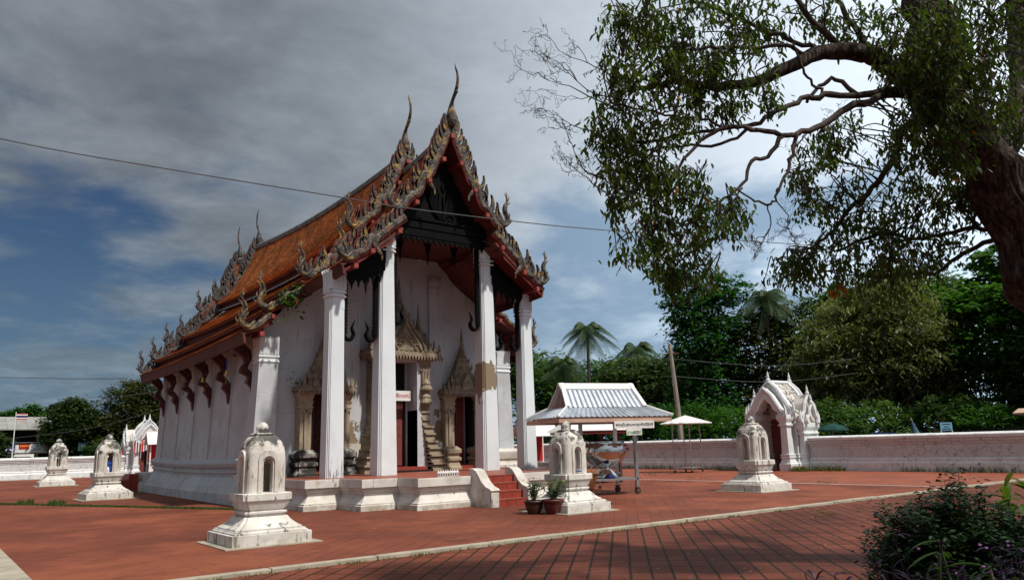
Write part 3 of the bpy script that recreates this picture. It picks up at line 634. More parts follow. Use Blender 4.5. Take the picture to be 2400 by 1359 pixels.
# --- porch pediment, soffits, hanging carved boards
def roofz(u):
    u = abs(u)
    if u < 2.05: cvv = T1
    elif u < 3.8: cvv = T2
    elif u < 5.0: cvv = T3
    else: cvv = T4
    return lerpl([a for a, _ in cvv], [b for _, b in cvv], u)
pl = [(-2.0, 8.25), (2.0, 8.25)]+[(u, roofz(u)-.2) for u in (1.95, 1.45, .9, .45, .1)]+[(-u, roofz(u)-.2) for u in (.1, .45, .9, 1.45, 1.95)]
ped = part(MB().prism(pl, 'y', -.30, -.20), 'pediment', m_black)
random.seed(5)
sc_m = MB()
def scroll(cx, cz, r, a0, turns, w, sg):
    pts = []
    for i in range(22):
        t = i/21; a = a0+turns*2*math.pi*t; q = r*(1-t*.85); pts.append((cx+sg*q*math.cos(a), w, cz+q*math.sin(a)))
    sc_m.tube(pts, [.035*(1-.6*i/21) for i in range(22)], 5, 1)
for sg in (-1, 1):
    for cx, cz, r in ((.30, 10.55, .22), (.22, 10.05, .26), (.62, 9.75, .25), (.28, 9.5, .28), (.85, 9.3, .24), (.35, 8.98, .22), (1.2, 9.05, .22), (.75, 8.85, .22), (1.55, 8.75, .2), (1.1, 8.65, .17)):
        scroll(cx, cz, r, random.uniform(0, 6), random.choice((-1.4, 1.4)), -.33, sg)
    for k in range(5):
        b = Vector((sg*.04, -.34, 8.9)); sc_m.tube(smooth_path([b, (sg*(.1+.07*k), -.36, 9.3), (sg*(.08+.13*k), -.36, 9.7+.1*k), (sg*(.2+.2*k), -.35, 9.95-.02*k)], 5), [.04]*16, 5)
part(sc_m, 'carved_scrolls', m_black, ped)
bm_ = MB().box(-2.05, 2.05, -.36, -.12, 8.52, 8.72).box(-2.05, 2.05, -.33, -.15, 8.25, 8.5).box(-2.02, 2.02, -.40, -.34, 8.78, 8.86)
def fringe(mb, u0, u1, w, z, n, drop, big=None):
    for i in range(n):
        a = u0+(u1-u0)*i/n; b = u0+(u1-u0)*(i+1)/n; c = (a+b)/2; d = drop*(big or 1) if i == n//2 else drop
        mb.prism([(a, z), (b, z), (b-(b-a)*.08, z-d*.45), (c+(b-a)*.12, z-d*.62), (c, z-d), (c-(b-a)*.12, z-d*.62), (a+(b-a)*.08, z-d*.45)], 'y', w-.03, w+.03)
fringe(bm_, -1.75, 1.75, -.28, 8.26, 17, .24)
part(bm_, 'carved_beam', m_black, ped)
for u in (-1.05, 0, 1.05):
    part(MB().lathe([(.13, .12), (.15, 0), (.09, -.10), (.1, -.16), (.03, -.35), (.035, -.5), (.006, -.75)], 8, (u, .55, 8.28)), 'ceiling_pendant', m_black)
part(MB().box(-2.1, 2.1, -.15, 2.66, 8.30, 8.36), 'porch_ceiling', m_maroon)
for sg in (-1, 1):
    pl = [(sg*2.0, 7.3), (sg*3.5, 6.80), (sg*3.4, 7.02), (sg*2.6, 7.48), (sg*2.0, 8.06)]
    part(MB().prism(pl, 'y', -.28, -.2), 'wing_pediment', m_black)
    b2 = MB().prism([(sg*2.05, 7.22), (sg*3.3, 6.72), (sg*3.3, 6.92), (sg*2.05, 7.42)], 'y', -.36, -.12).prism([(sg*2.05, 6.98), (sg*3.3, 6.58), (sg*3.3, 6.74), (sg*2.05, 7.24)], 'y', -.33, -.15)
    for i in range(5):
        a = 2.1+.235*i; b = a+.235; c = (a+b)/2; za = lerpl([2.05, 3.3], [7.0, 6.6], a); d = .62 if i == 2 else .40
        b2.prism([(sg*a, za), (sg*b, za-.07), (sg*(b-.02), za-d*.4), (sg*(c+.03), za-d*.6), (sg*c, za-d), (sg*(c-.03), za-d*.6), (sg*(a+.02), za-d*.4)], 'y', -.31, -.25)
    part(b2, 'carved_wing_beam', m_black)
    part(MB().prism([(sg*1.95, 8.1), (sg*2.6, 7.5), (sg*3.7, 6.8), (sg*3.7, 6.74), (sg*2.6, 7.43), (sg*1.95, 8.02)], 'y', -.15, 2.66), 'aisle_ceiling', m_maroon)
    # rafters under the porch eave
    for k in range(5):
        part(MB().prism([(sg*2.1, 7.86), (sg*3.7, 6.72), (sg*3.7, 6.62), (sg*2.1, 7.76)], 'y', -.9+.16*k, -.84+.16*k), 'eave_batten', m_red)
# --- columns
def column(u, hb, ht, ztop, m_col=m_col):
    o = MB(); capb = ztop-.66
    shaft = [(hb*1.0, FL), (hb, FL+.05)]+[(hb+(ht-hb)*t, FL+(capb-.5-FL)*t) for t in (.25, .5, .75, 1)]
    o.stack(lambda h: redent(h, .13, 2), shaft, (u, 0, 0))
    col = part(o, 'column', m_col)
    c = MB(); z = capb-.5
    c.stack(lambda h: redent(h, .13, 2), [(ht*1.02, z), (ht*1.02, z+.33), (ht*1.2, z+.35), (ht*1.2, z+.40), (ht*1.02, z+.42), (ht*1.02, z+.46), (ht*1.22, z+.48), (ht*1.22, z+.53), (ht*1.04, z+.56)], (u, 0, 0))
    part(c, 'capital_ring', m_col, col)
    # small incised leaf relief below the ring
    lf = MB()
    for (fx, fy) in ((0, -1), (-1, 0)):
        for i in range(5):
            t = (i-2)*ht*.30; d = .34 if i % 2 == 0 else .24
            q = [(t-ht*.12, z+.30), (t+ht*.12, z+.30), (t+ht*.05, z+.30-d*.5), (t, z+.30-d)]
            if fy: lf.prism([(u+a, b) for a, b in q], 'y', -ht*1.06, -ht*.9)
            else: lf.prism([(a, b) for a, b in q], 'x', u-ht*1.06, u-ht*.9)
    part(lf, 'leaf_relief', m_col, col)
    # lotus capital: a fluted bell of petals
    cz = z+.56; pet = MB(); H = ztop-cz
    pet.stack(lambda h: redent(h, .13, 2), [(ht*1.0, cz), (ht*.98, cz+H*.5), (ht*1.05, cz+H*.86), (ht*.8, cz+H*.88)], (u, 0, 0))
    for side in range(4):
        ca, sa = [(1, 0), (0, 1), (-1, 0), (0, -1)][side]
        for i in range(7):
            t = (i-3)/3*ht*.93; wd = ht*.155
            rows = []
            for f, out in ((0, 1.0), (.35, 1.0), (.7, 1.06), (.9, 1.17), (1.0, 1.28)):
                ww = wd*(1 if f < .85 else .75 if f < .95 else .12); tt = t*(1+.12*max(0, f-.4))
                p = [(tt-ww, -ht*out), (tt, -ht*out-.045), (tt+ww, -ht*out), (tt+ww, -ht*out+.06), (tt-ww, -ht*out+.06)]
                rows.append([(u+x*ca-y_*sa, x*sa+y_*ca, cz+H*f) for x, y_ in p])
            pet.loft(rows)
    part(pet, 'lotus_capital', m_col, col)
    return col
CO = [(-3.56, .275, .235, 6.84), (-1.906, .325, .235, 8.44), (1.906, .325, .235, 8.44), (3.56, .275, .225, 6.84)]
def hang_board(u, zt, zb, sg, par):
    """carved black board hanging beside a column, ending in a flame hook; sg = side it curls to"""
    mb = MB().box(min(u, u+sg*.11), max(u, u+sg*.11), -.10, .02, zb, zt)
    for k in range(int((zt-zb)/.11)):
        z = zb+.11*k; mb.prism([(u+sg*.11, z), (u+sg*.11, z+.1), (u+sg*.155, z+.08)], 'y', -.08, 0)
    pts = smooth_path([(u+sg*.02, -.04, zb+.10), (u+sg*.10, -.04, zb-.10), (u+sg*.26, -.04, zb-.14), (u+sg*.36, -.04, zb+.02), (u+sg*.30, -.04, zb+.20), (u+sg*.36, -.04, zb+.36), (u+sg*.40, -.04, zb+.48)], 4)
    n = len(pts); mb.tube(pts, [lerpl([0, .3, .55, 1], [.08, .12, .10, .006], i/(n-1)) for i in range(n)], 7, .5, (0, 1, 0))
    part(mb, 'hanging_board', m_black, par)
for i, c in enumerate(CO):
    col = column(*c, m_cols if i == 0 else m_col); u, hb, ht, zt = c
    for sg in (-1, 1):
        inner = (i in (1, 2)) and ((sg > 0) == (i == 1))
        top, bot = (8.2, 5.55) if inner else ((7.0, 4.95) if i in (1, 2) else (6.5, 4.95))
        if (i == 0 and sg < 0) or (i == 3 and sg > 0): continue
        zz = (bot-FL)/(zt-FL); hw = hb+(ht-hb)*zz
        hang_board(u+sg*(hw+.0), top, bot, sg, col)
# --- hall walls
WF = 2.7
def gpoly(us):
    return [(a, FL-.3) for a in (us[0], us[-1])] + [(a, min(roofz(a)-.14, 9.9)) for a in reversed(us)]
def wall_strip(a, b, zb=None, name='front_wall'):
    n = max(2, int((b-a)/.4)); us = [a+(b-a)*i/n for i in range(n+1)]
    pts = [(a, zb or 0.), (b, zb or 0.)]+[(q, roofz(q)-.2-(.25 if abs(q) > 4.4 else 0)) for q in reversed(us)]
    return pts
fw_ = MB()
DU = [(-3.13, -2.37), (-.62, .38), (2.22, 2.98)]; DZ = [3.38, 4.55, 3.38]
edges = [-4.72]+[e for d in DU for e in d]+[4.72]
for i in range(0, len(edges), 2): fw_.prism(wall_strip(edges[i], edges[i+1]), 'y', WF, WF+.9)
for d, z in zip(DU, DZ): fw_.prism(wall_strip(d[0], d[1], z), 'y', WF+.002, WF+.898)
part(fw_, 'front_wall', m_hall)
for d, z in zip(DU, DZ): part(MB().box(d[0], d[1], WF+.02, WF+.85, .2, FL+.16), 'door_step', m_step)
# side and back walls: battered, with sagging base courses
def side_wall(sg):
    rr = []
    for i in range(25):
        w = 2.72+(17.0-2.72)*i/24; s = .09*(((w-9.7)/7)**2)-.02
        prof = [(5.22, -.05), (5.22, .30+s*.3), (5.16, .34+s*.5), (5.08, .52+s*.7), (4.93, .68+s), (4.86, .78+s), (4.80, .80+s), (4.80, .90+s), (4.87, .93+s), (4.87, .99+s), (4.80, 1.01+s), (4.80, 1.06+s), (4.90, 1.12+s), (4.95, 1.22+s), (4.95, 1.26+s), (4.74, 1.40+s), (4.56, 5.5), (4.0, 5.5), (4.0, -.05)]
        rr.append([(sg*u*tap(w), w, z) for u, z in prof])
    part(MB().loft(rr), 'side_wall', m_hall)
for sg in (-1, 1): side_wall(sg)
part(MB().prism([(x, z-(.55 if z > 1 else 0)) for x, z in wall_strip(-4.15, 4.15)], 'y', 16.5, 17.02), 'back_wall', m_hall)
base = [(-5.2, 16.9), (-5.2, 19.0), (5.2, 19.0), (5.2, 16.9)]
part(MB().box(-5.0, 5.0, 16.71, 19.2, -.05, .42).box(-4.8, 4.8, 16.73, 18.9, .3, FL), 'back_terrace', m_base)
for k in range(3): part(MB().box(-6.0+.3*k, -4.99-.002*k, 17.15+.002*k, 18.5, -.05, .26*(k+1)), 'back_step', m_step)
# pilasters and eave brackets along the sides
BR = [3.47, 6.13, 8.47, 10.89, 13.41, 15.9]
BRP0 = [(4.62, 3.50), (4.66, 3.80), (4.78, 3.96), (4.76, 4.12), (4.95, 4.22), (4.93, 4.36), (4.83, 4.46), (4.88, 4.62), (5.02, 4.74), (5.14, 4.84), (5.34, 4.88), (5.38, 5.0), (5.10, 5.02), (4.86, 4.98), (4.72, 4.84), (4.68, 4.62), (4.74, 4.46), (4.78, 4.34), (4.68, 4.24), (4.60, 4.1), (4.58, 3.85)]
BRP = [(min(5.42, 4.60+(x-4.60)*1.35+.13), 4.95-(4.98-z)*1.16) for x, z in BRP0]
for sg in (-1, 1):
    for k, w in enumerate(BR):
        pb = MB()
        if k: pb.loft([[(sg*(4.76*tap(w)-d+o), w+s, z) for o, s in ((.05, -.17), (.05, .17), (-.2, .17), (-.2, -.17))] for d, z in ((0, 1.3), (.155, 4.75))])
        if k:
            pil = part(pb, 'side_pilaster', m_hall)
            part(MB().stack(lambda h: [(-h*.5, -h), (h*.5, -h), (h*.5, h), (-h*.5, h)], [(.2, 4.3), (.2, 4.36), (.18, 4.38), (.19, 4.62), (.24, 4.86), (.2, 4.9)], (sg*4.6*tap(w), w, 0)), 'pilaster_capital', m_hall, pil)
        o = part(MB().prism([(sg*a*tap(w), b) for a, b in BRP], 'y', w-.10, w+.10), 'eave_bracket', m_bracket, bevel=.012)
        tb = MB(); tq = tap(w)
        for sh in (-.112, .112):
            tb.tube(smooth_path([(sg*4.98*tq, w+sh, 3.75), (sg*4.90*tq, w+sh, 4.06), (sg*5.12*tq, w+sh, 4.26), (sg*4.98*tq, w+sh, 4.44), (sg*5.01*tq, w+sh, 4.66), (sg*5.21*tq, w+sh, 4.82), (sg*5.48*tq, w+sh, 4.9)], 4), .014, 5)
        part(tb, 'carved_edge', m_barge, o)
# corner piers of the front wall with lotus capitals
def pier(u, sg):
    p = MB()
    a = .30
    p.loft([[(u+sg*o+x*h, 2.78+y_*.28, z) for x, y_ in ((-1, -1), (1, -1), (1, 1), (-1, 1))] for o, h, z in ((.10, .35, FL), (0, .30, 4.3))])
    o = part(p, 'corner_pier', m_hall)
    c = MB(); z = 4.3
    c.stack(lambda h: [(-h, -h*.95), (h, -h*.95), (h, h*.9), (-h, h*.9)], [(.30, z), (.325, z+.03), (.325, z+.07), (.30, z+.10), (.30, z+.15), (.33, z+.18), (.33, z+.23), (.30, z+.26), (.30, z+.5), (.315, z+.80), (.29, z+.82)], (u, 2.78, 0))
    for i in range(7):
        for (ax, ay) in ((0, -1), (sg, 0)):
            t = (i-3)*.088
            rows = []
            for f, out in ((0, .30), (.5, .305), (.85, .325), (1, .345)):
                ww = .042*(1 if f < .9 else .2)
                q = [(t-ww, -out), (t, -out-.02), (t+ww, -out), (t+ww, -out+.05), (t-ww, -out+.05)]
                rows.append([(u+(x if ay else -ax*y_), 2.78+(y_ if ay else x), z+.27+.57*f) for x, y_ in q])
            c.loft(rows)
    part(c, 'lotus_capital', m_col, o)
    b = MB().stack(lambda h: [(-h, -h*.9), (h, -h*.9), (h, h*.9), (-h, h*.9)], [(.62, FL-.02), (.62, FL+.08), (.55, FL+.12), (.50, FL+.2), (.50, FL+.26), (.56, FL+.3), (.60, FL+.5), (.60, FL+.56), (.40, FL+.66)], (u+sg*.05, 2.78, 0))
    part(b, 'pier_base', m_base, o)
pier(-4.58, -1); pier(4.50, 1)
for u in (-1.72, 1.55):
    pz = MB().box(u-.27, u+.27, 2.58, 2.72, FL, 7.35)
    o = part(pz, 'front_pilaster', m_hall)
    c = MB().box(u-.29, u+.29, 2.55, 2.72, 7.02, 7.08).box(u-.30, u+.30, 2.54, 2.72, 7.20, 7.27).box(u-.28, u+.28, 2.56, 2.72, 7.36, 7.4)
    for i in range(6): c.prism([(u-.28+.093*i, 7.4), (u-.28+.093*(i+1), 7.4), (u-.28+.093*(i+.8), 7.62), (u-.28+.093*(i+.5), 7.72), (u-.28+.093*(i+.2), 7.62)], 'y', 2.55, 2.62)
    part(c, 'pilaster_capital', m_hall, o)
    part(MB().stack(lambda h: [(-h, -.16), (h, -.16), (h, .16), (-h, .16)], [(.42, FL), (.42, FL+.1), (.36, FL+.14), (.33, FL+.3), (.38, FL+.36), (.40, FL+.6), (.34, FL+.66), (.32, FL+.9), (.28, FL+.96)], (u, 2.66, 0)), 'pilaster_base', m_base, o)
# --- doorways
def spire(mb, u, w, prof, tip, dep=.6):
    """tiered crown over a doorway; prof = [(z, half width)] of the tiers, then a slender ringed needle"""
    sh = lambda q: [(-q, -q*dep), (q, -q*dep), (q, q*dep), (-q, q*dep)]
    for i in range(len(prof)-1):
        (z, h), (z1, h1) = prof[i], prof[i+1]; dz = z1-z
        mb.stack(sh, [(h*.96, z), (h*1.03, z+dz*.10), (h*1.03, z+dz*.26), (h*.90, z+dz*.32), (h*.86+h1*.06, z+dz*.45), (h*.45+h1*.55, z+dz*.62), (h1*1.0, z+dz)], (u, w, 0))
        m = max(3, int(h/.085)); q = min(.055, h*.09)
        for k in range(m):       # row of small upright antefixes on each tier
            x = u-h+2*h*k/(m-1); ee = 1.7 if k in (0, m-1) else 1.
            mb.prism([(x-q, z+dz*.24), (x+q, z+dz*.24), (x+q*.7, z+dz*.24+q*2*ee), (x, z+dz*.24+q*3.7*ee)], 'y', w-h*dep-.03, w-h*dep+.015)
        mm = max(2, m//2)
        for k in range(mm):
            x = u-h*.8+1.6*h*k/(mm-1); mb.box(x-q*.8, x+q*.8, w-h*dep*.93-.02, w-h*dep*.7, z+dz*.36, z+dz*.52)
        for k in range(2):
            y_ = w-h*dep*(1-k)
            for sx in (-1, 1): mb.prism([(y_-q, z+dz*.24), (y_+q, z+dz*.24), (y_, z+dz*.24+q*4)], 'x', u+sx*h-.02, u+sx*h+.02)
    z, hn = prof[-1]; H = tip-z
    mb.lathe([(hn, 0), (hn*1.15, H*.03), (hn*.8, H*.06), (hn*1.0, H*.11), (hn*.7, H*.14), (hn*.85, H*.19), (hn*.58, H*.23), (hn*.7, H*.28), (hn*.45, H*.33), (hn*.52, H*.37), (hn*.40, H*.42), (hn*.27, H*.68), (.012, H)], 10, (u, w, z))
def side_door(u, moss):
    d = part(MB().box(u-.46, u-.38, 2.42, 2.9, FL, 3.40).box(u+.38, u+.46, 2.42, 2.9, FL, 3.40).box(u-.46, u+.46, 2.42, 2.9, 3.39, 3.46), 'door_portal', m_dark)
    for sx in (-1, 1):
        cx = u+sx*.66
        p = MB()
        for k in range(3): p.box(cx-.19+.13*k, cx-.08+.13*k, 2.30-(.04 if k == 1 else 0), 2.7, 1.55, 2.95)
        p.box(cx-.20, cx+.20, 2.34, 2.71, 1.54, 3.0)
        p.stack(lambda h: [(-h, -h*.7), (h, -h*.7), (h, h*.7), (-h, h*.7)], [(.21, 2.88), (.24, 2.93), (.21, 2.97), (.21, 3.04), (.25, 3.10), (.21, 3.15), (.22, 3.2), (.30, 3.40)], (cx, 2.45, 0))
        for k in range(5): p.prism([(cx-.2+.08*k, 2.86), (cx-.12+.08*k, 2.86), (cx-.16+.08*k, 2.74)], 'y', 2.26, 2.3)
        part(p, 'door_pilaster', m_stucco2, d)
        part(MB().stack(lambda h: redent(h, .2), [(.40, FL-.02), (.40, FL+.06), (.33, FL+.14), (.30, FL+.26), (.36, FL+.31), (.36, FL+.40), (.29, FL+.44), (.29, FL+.50), (.36, FL+.56), (.37, FL+.68), (.30, FL+.74), (.22, FL+.80)], (cx, 2.42, 0)), 'pilaster_base', m_mossbase if moss else m_stucco2, d)
    c = MB(); c.box(u-1.0, u+1.0, 2.12, 2.7, 3.44, 3.52).box(u-.94, u+.94, 2.17, 2.7, 3.38, 3.44).box(u-.97, u+.97, 2.15, 2.7, 3.52, 3.60)
    for k in range(22): c.box(u-.98+.09*k, u-.93+.09*k, 2.10, 2.16, 3.36, 3.44)
    for k in range(13):
        x = u-.96+.16*k; c.prism([(x-.05, 3.58), (x+.05, 3.58), (x+.03, 3.72), (x, 3.80)], 'y', 2.13, 2.17)
    part(c, 'cornice', m_stucco, d)
    s = MB(); spire(s, u, 2.5, [(3.58, .80), (3.78, .60), (4.02, .45), (4.30, .34), (4.56, .25), (4.80, .17)], 5.90, .42)
    # little gabled aedicule in front of the lowest tier
    s.prism([(u-.26, 3.58), (u+.26, 3.58), (u+.2, 3.86), (u, 4.2), (u-.2, 3.86)], 'y', 2.10, 2.2)
    part(s, 'spire', m_stucco, d)
    lf = part(MB().box(u-.37, u-.01, 3.0, 3.06, FL+.15, 3.38), 'door_leaf', m_door, d)
    lf2 = part(MB().box(u+.01, u+.37, 3.0, 3.06, FL+.15, 3.38), 'door_leaf', m_doorred if not moss else m_door, d)
    part(MB().box(u-.018, u+.018, 2.96, 3.0, FL+.15, 3.38), 'door_stile', m_maroon, d)
    part(MB().box(u-.5, u+.5, 2.1, 2.7, FL, FL+.12), 'threshold', m_step, d)
    return d
side_door(-2.75, True); side_door(2.6, False)
def main_door(u):
    # white reveal walls that stand forward of the wall
    d = part(MB().box(u-.72, u-.56, 2.02, 2.72, FL, 4.55).box(u+.56, u+.72, 2.02, 2.72, FL, 4.55).box(u-.72, u+.72, 2.02, 2.72, 4.5, 4.62), 'main_portal', m_hall)
    for sx in (-1, 1):
        cx = u+sx*.86; p = MB()
        p.box(cx-.16, cx+.16, 1.98, 2.7, 2.8, 4.45)
        for k in range(3): p.box(cx-.14+.105*k, cx-.06+.105*k, 1.93, 1.99, 2.95, 4.2)
        p.stack(lambda h: [(-h, -h*.9), (h, -h*.9), (h, h*.9), (-h, h*.9)], [(.17, 4.15), (.21, 4.2), (.17, 4.25), (.17, 4.3), (.22, 4.36), (.18, 4.4), (.25, 4.55)], (cx, 2.12, 0))
        for z in (3.05, 3.5): p.stack(lambda h: redent(h, .2), [(.17, z), (.2, z+.06), (.14, z+.2), (.16, z+.24), (.05, z+.42)], (cx, 1.98, 0))
        part(p, 'door_pilaster', m_stucco, d)
        b = MB(); z = FL-.02
        for q, dz in enumerate((.30, .26, .24, .22, .26, .24, .24, .26)):      # stepped foot that shifts outward and forward as it descends
            f = 1-q/7; xi = .70+.26*f; xo = 1.02+.52*f**1.3+random.uniform(-.03, .04); yo = 1.98-.34*f**1.2
            for (f0, g) in ((0, 1.0), (.24, .95), (.34, .88), (.66, .92), (.76, 1.02)):
                xo2 = xi+(xo-xi)*g; yy = 2.7-(2.7-yo)*g
                xa, xb = sorted((u+sx*xi, u+sx*xo2)); b.box(xa, xb, yy, 2.71, z+dz*f0, z+dz*min(1, f0+.34)-.004)
            z += dz
        part(MB().prism([(u+sx*.56, FL), (u+sx*.98, FL), (u+sx*.70, 2.85), (u+sx*.56, 2.85)], 'y', 2.0, 2.69), 'reveal_wall', m_hall, d)
        part(b, 'stepped_foot', m_stucco2, d)
    c = MB().box(u-1.36, u+1.36, 1.72, 2.7, 4.66, 4.76).box(u-1.28, u+1.28, 1.80, 2.7, 4.56, 4.66).box(u-1.30, u+1.30, 1.76, 2.7, 4.76, 4.86)
    for k in range(24): c.prism([(u-1.36+.1175*k, 4.66), (u-1.36+.1175*k+.09, 4.66), (u-1.36+.1175*k+.045, 4.50)], 'y', 1.70, 1.75)
    for k in range(15):
        x = u-1.30+.186*k; c.prism([(x-.06, 4.84), (x+.06, 4.84), (x+.03, 5.0), (x, 5.1)], 'y', 1.74, 1.79)
    part(c, 'cornice', m_stucco, d)
    s = MB()
    spire(s, u, 2.3, [(4.84, 1.12), (5.08, .86), (5.36, .64), (5.66, .47), (5.98, .33), (6.28, .20)], 7.5, .42)
    part(s, 'spire', m_stucco, d)
    for sx in (-1, 1):
        t = MB(); spire(t, u+sx*.74, 2.25, [(4.9, .36), (5.14, .28), (5.40, .20), (5.64, .12)], 6.58, .7); part(t, 'corner_turret', m_stucco, d)
    g = MB()
    for i, (hw, hh, yy) in enumerate(((.78, 1.15, 1.80), (.56, .85, 1.74))):
        for sx in (-1, 1):
            g.tube(smooth_path([(u+sx*hw, yy, 4.88), (u+sx*hw*.8, yy, 4.95+hh*.2), (u+sx*hw*.45, yy, 4.9+hh*.55), (u, yy, 4.9+hh)], 5), .065, 6)
        g.prism([(u-hw*.9, 4.86), (u+hw*.9, 4.86), (u+hw*.42, 4.86+hh*.55), (u, 4.86+hh*.95), (u-hw*.42, 4.86+hh*.55)], 'y', yy+.01, yy+.06)
        g.lathe([(.05, 0), (.07, .08), (.01, .3)], 6, (u, yy, 4.9+hh))
    for sx in (-1, 1):
        for k in range(3):
            pts = [(u+sx*(.1+.13*k)+.07*math.cos(a), 1.70, 5.0+.12*(2-k)+.07*math.sin(a)) for a in [q*.5 for q in range(11)]]
            g.tube(pts, .022, 5)
    part(g, 'carved_gablet', m_stucco, d)
    part(MB().box(u-.55, u-.02, 2.75, 2.82, FL+.2, 3.3), 'door_leaf', m_door, d)
    part(MB().box(u+.02, u+.40, 2.75, 2.82, FL+.2, 3.3), 'door_leaf', m_doorred, d)
    part(MB().box(u-.56, u+.56, 2.73, 2.83, 3.3, 3.42).box(u+.40, u+.47, 2.71, 2.75, FL+.2, 3.3), 'door_frame', m_dark, d)
    part(MB().box(u-.56, u+.56, 2.80, 2.87, 3.4, 4.56), 'transom_panel', m_dark, d)
    part(MB().box(u-.75, u+.75, 1.7, 2.9, FL-.01, FL+.16), 'threshold', m_step, d)
    part(MB().box(u-.9, u+.9, 1.55, 1.72, FL-.01, FL+.06), 'dark_sill', m_dark, d)
main_door(-.12)
for i, u in enumerate((-.12,)):
    t = thing('door_sign', 'small white sign with red script hanging in the dark central doorway', 'sign', (u+.06, 2.35, 3.35))
    MB().box(-.42, .42, -.012, .012, -.17, .17).build('sign_board', m_white, t)
    text('ปฏิสังขรณ์', .19, m_textr, t, (0, -.016, 0), (R(90), 0, 0))
    MB().tube([(-.3, 0, .16), (-.3, 0, 1.15)], .006, 5).tube([(.3, 0, .16), (.3, 0, 1.15)], .006, 5).build('hanging_wires', m_wire, t)
# --- terrace with stepped plan and moulded sides
PLAN = [(-4.55, 2.6), (-4.55, -.62), (-3.55, -.62), (-3.55, -2.0), (-2.5, -2.0), (-2.5, -3.1), (2.5, -3.1), (2.5, -2.0), (3.3, -2.0), (3.3, -.62), (4.2, -.62), (4.2, 2.6)]
def offp(P, d):
    n = len(P); out = []
    for i in range(n):
        a, b, c = Vector(P[i-1]), Vector(P[i]), Vector(P[(i+1) % n]); e1 = (b-a).normalized(); e2 = (c-b).normalized()
        n1 = Vector((e1.y, -e1.x)); n2 = Vector((e2.y, -e2.x)); out.append(tuple(b+(n1+n2)*d))
    return out
tp = MB(); rings = []
for d, z in ((.14, -.05), (.14, .13), (.115, .15), (.115, .18), (.06, .215), (.0, .30), (-.05, .36), (-.06, .40), (-.03, .42), (-.03, .47), (.01, .50), (.03, .56), (.03, .585), (.085, .59), (.085, .775), (.08, .81)):
    rings.append([(x, y_, z) for x, y_ in offp(PLAN, d)])
tp.loft(rings, False, True)
part(tp, 'terrace_base', m_base)
part(MB().loft([[(x, y_, z) for x, y_ in offp(PLAN, .03)] for z in (.80, FL)], False, True), 'terrace_floor', m_floor)
# stairs between curved cheek walls
SX0, SX1 = -.62, .36
for k in range(4): part(MB().box(SX0, SX1, -4.02+.20*k, -3.0, -.05, .205*(k+1)-.012), 'stair_step', m_step)
st2 = MB()
for k in range(4): st2.box(SX0, SX1, -4.03+.20*k, -3.82+.2*k, .205*(k+1)-.04, .205*(k+1)-.008)
part(st2, 'stair_nosing', m_floor)
CH = [(-3.02, -.05), (-4.06, -.05), (-4.06, .40), (-3.98, .45), (-3.8, .50), (-3.62, .62), (-3.48, .78), (-3.36, .90), (-3.22, .96), (-3.02, .97)]
for a in (SX0-.26, SX1):
    o = part(MB().prism(CH, 'x', a, a+.26), 'stair_cheek', m_base, bevel=.015)
    rr = [[(a-.02+.30*q, y_-(.03 if e else 0), z+(.03 if e else -.01)) for q, e in ((0, 0), (0, 1), (1, 1), (1, 0))] for y_, z in CH[2:]]
    part(MB().loft(rr), 'cheek_coping', m_base, o)
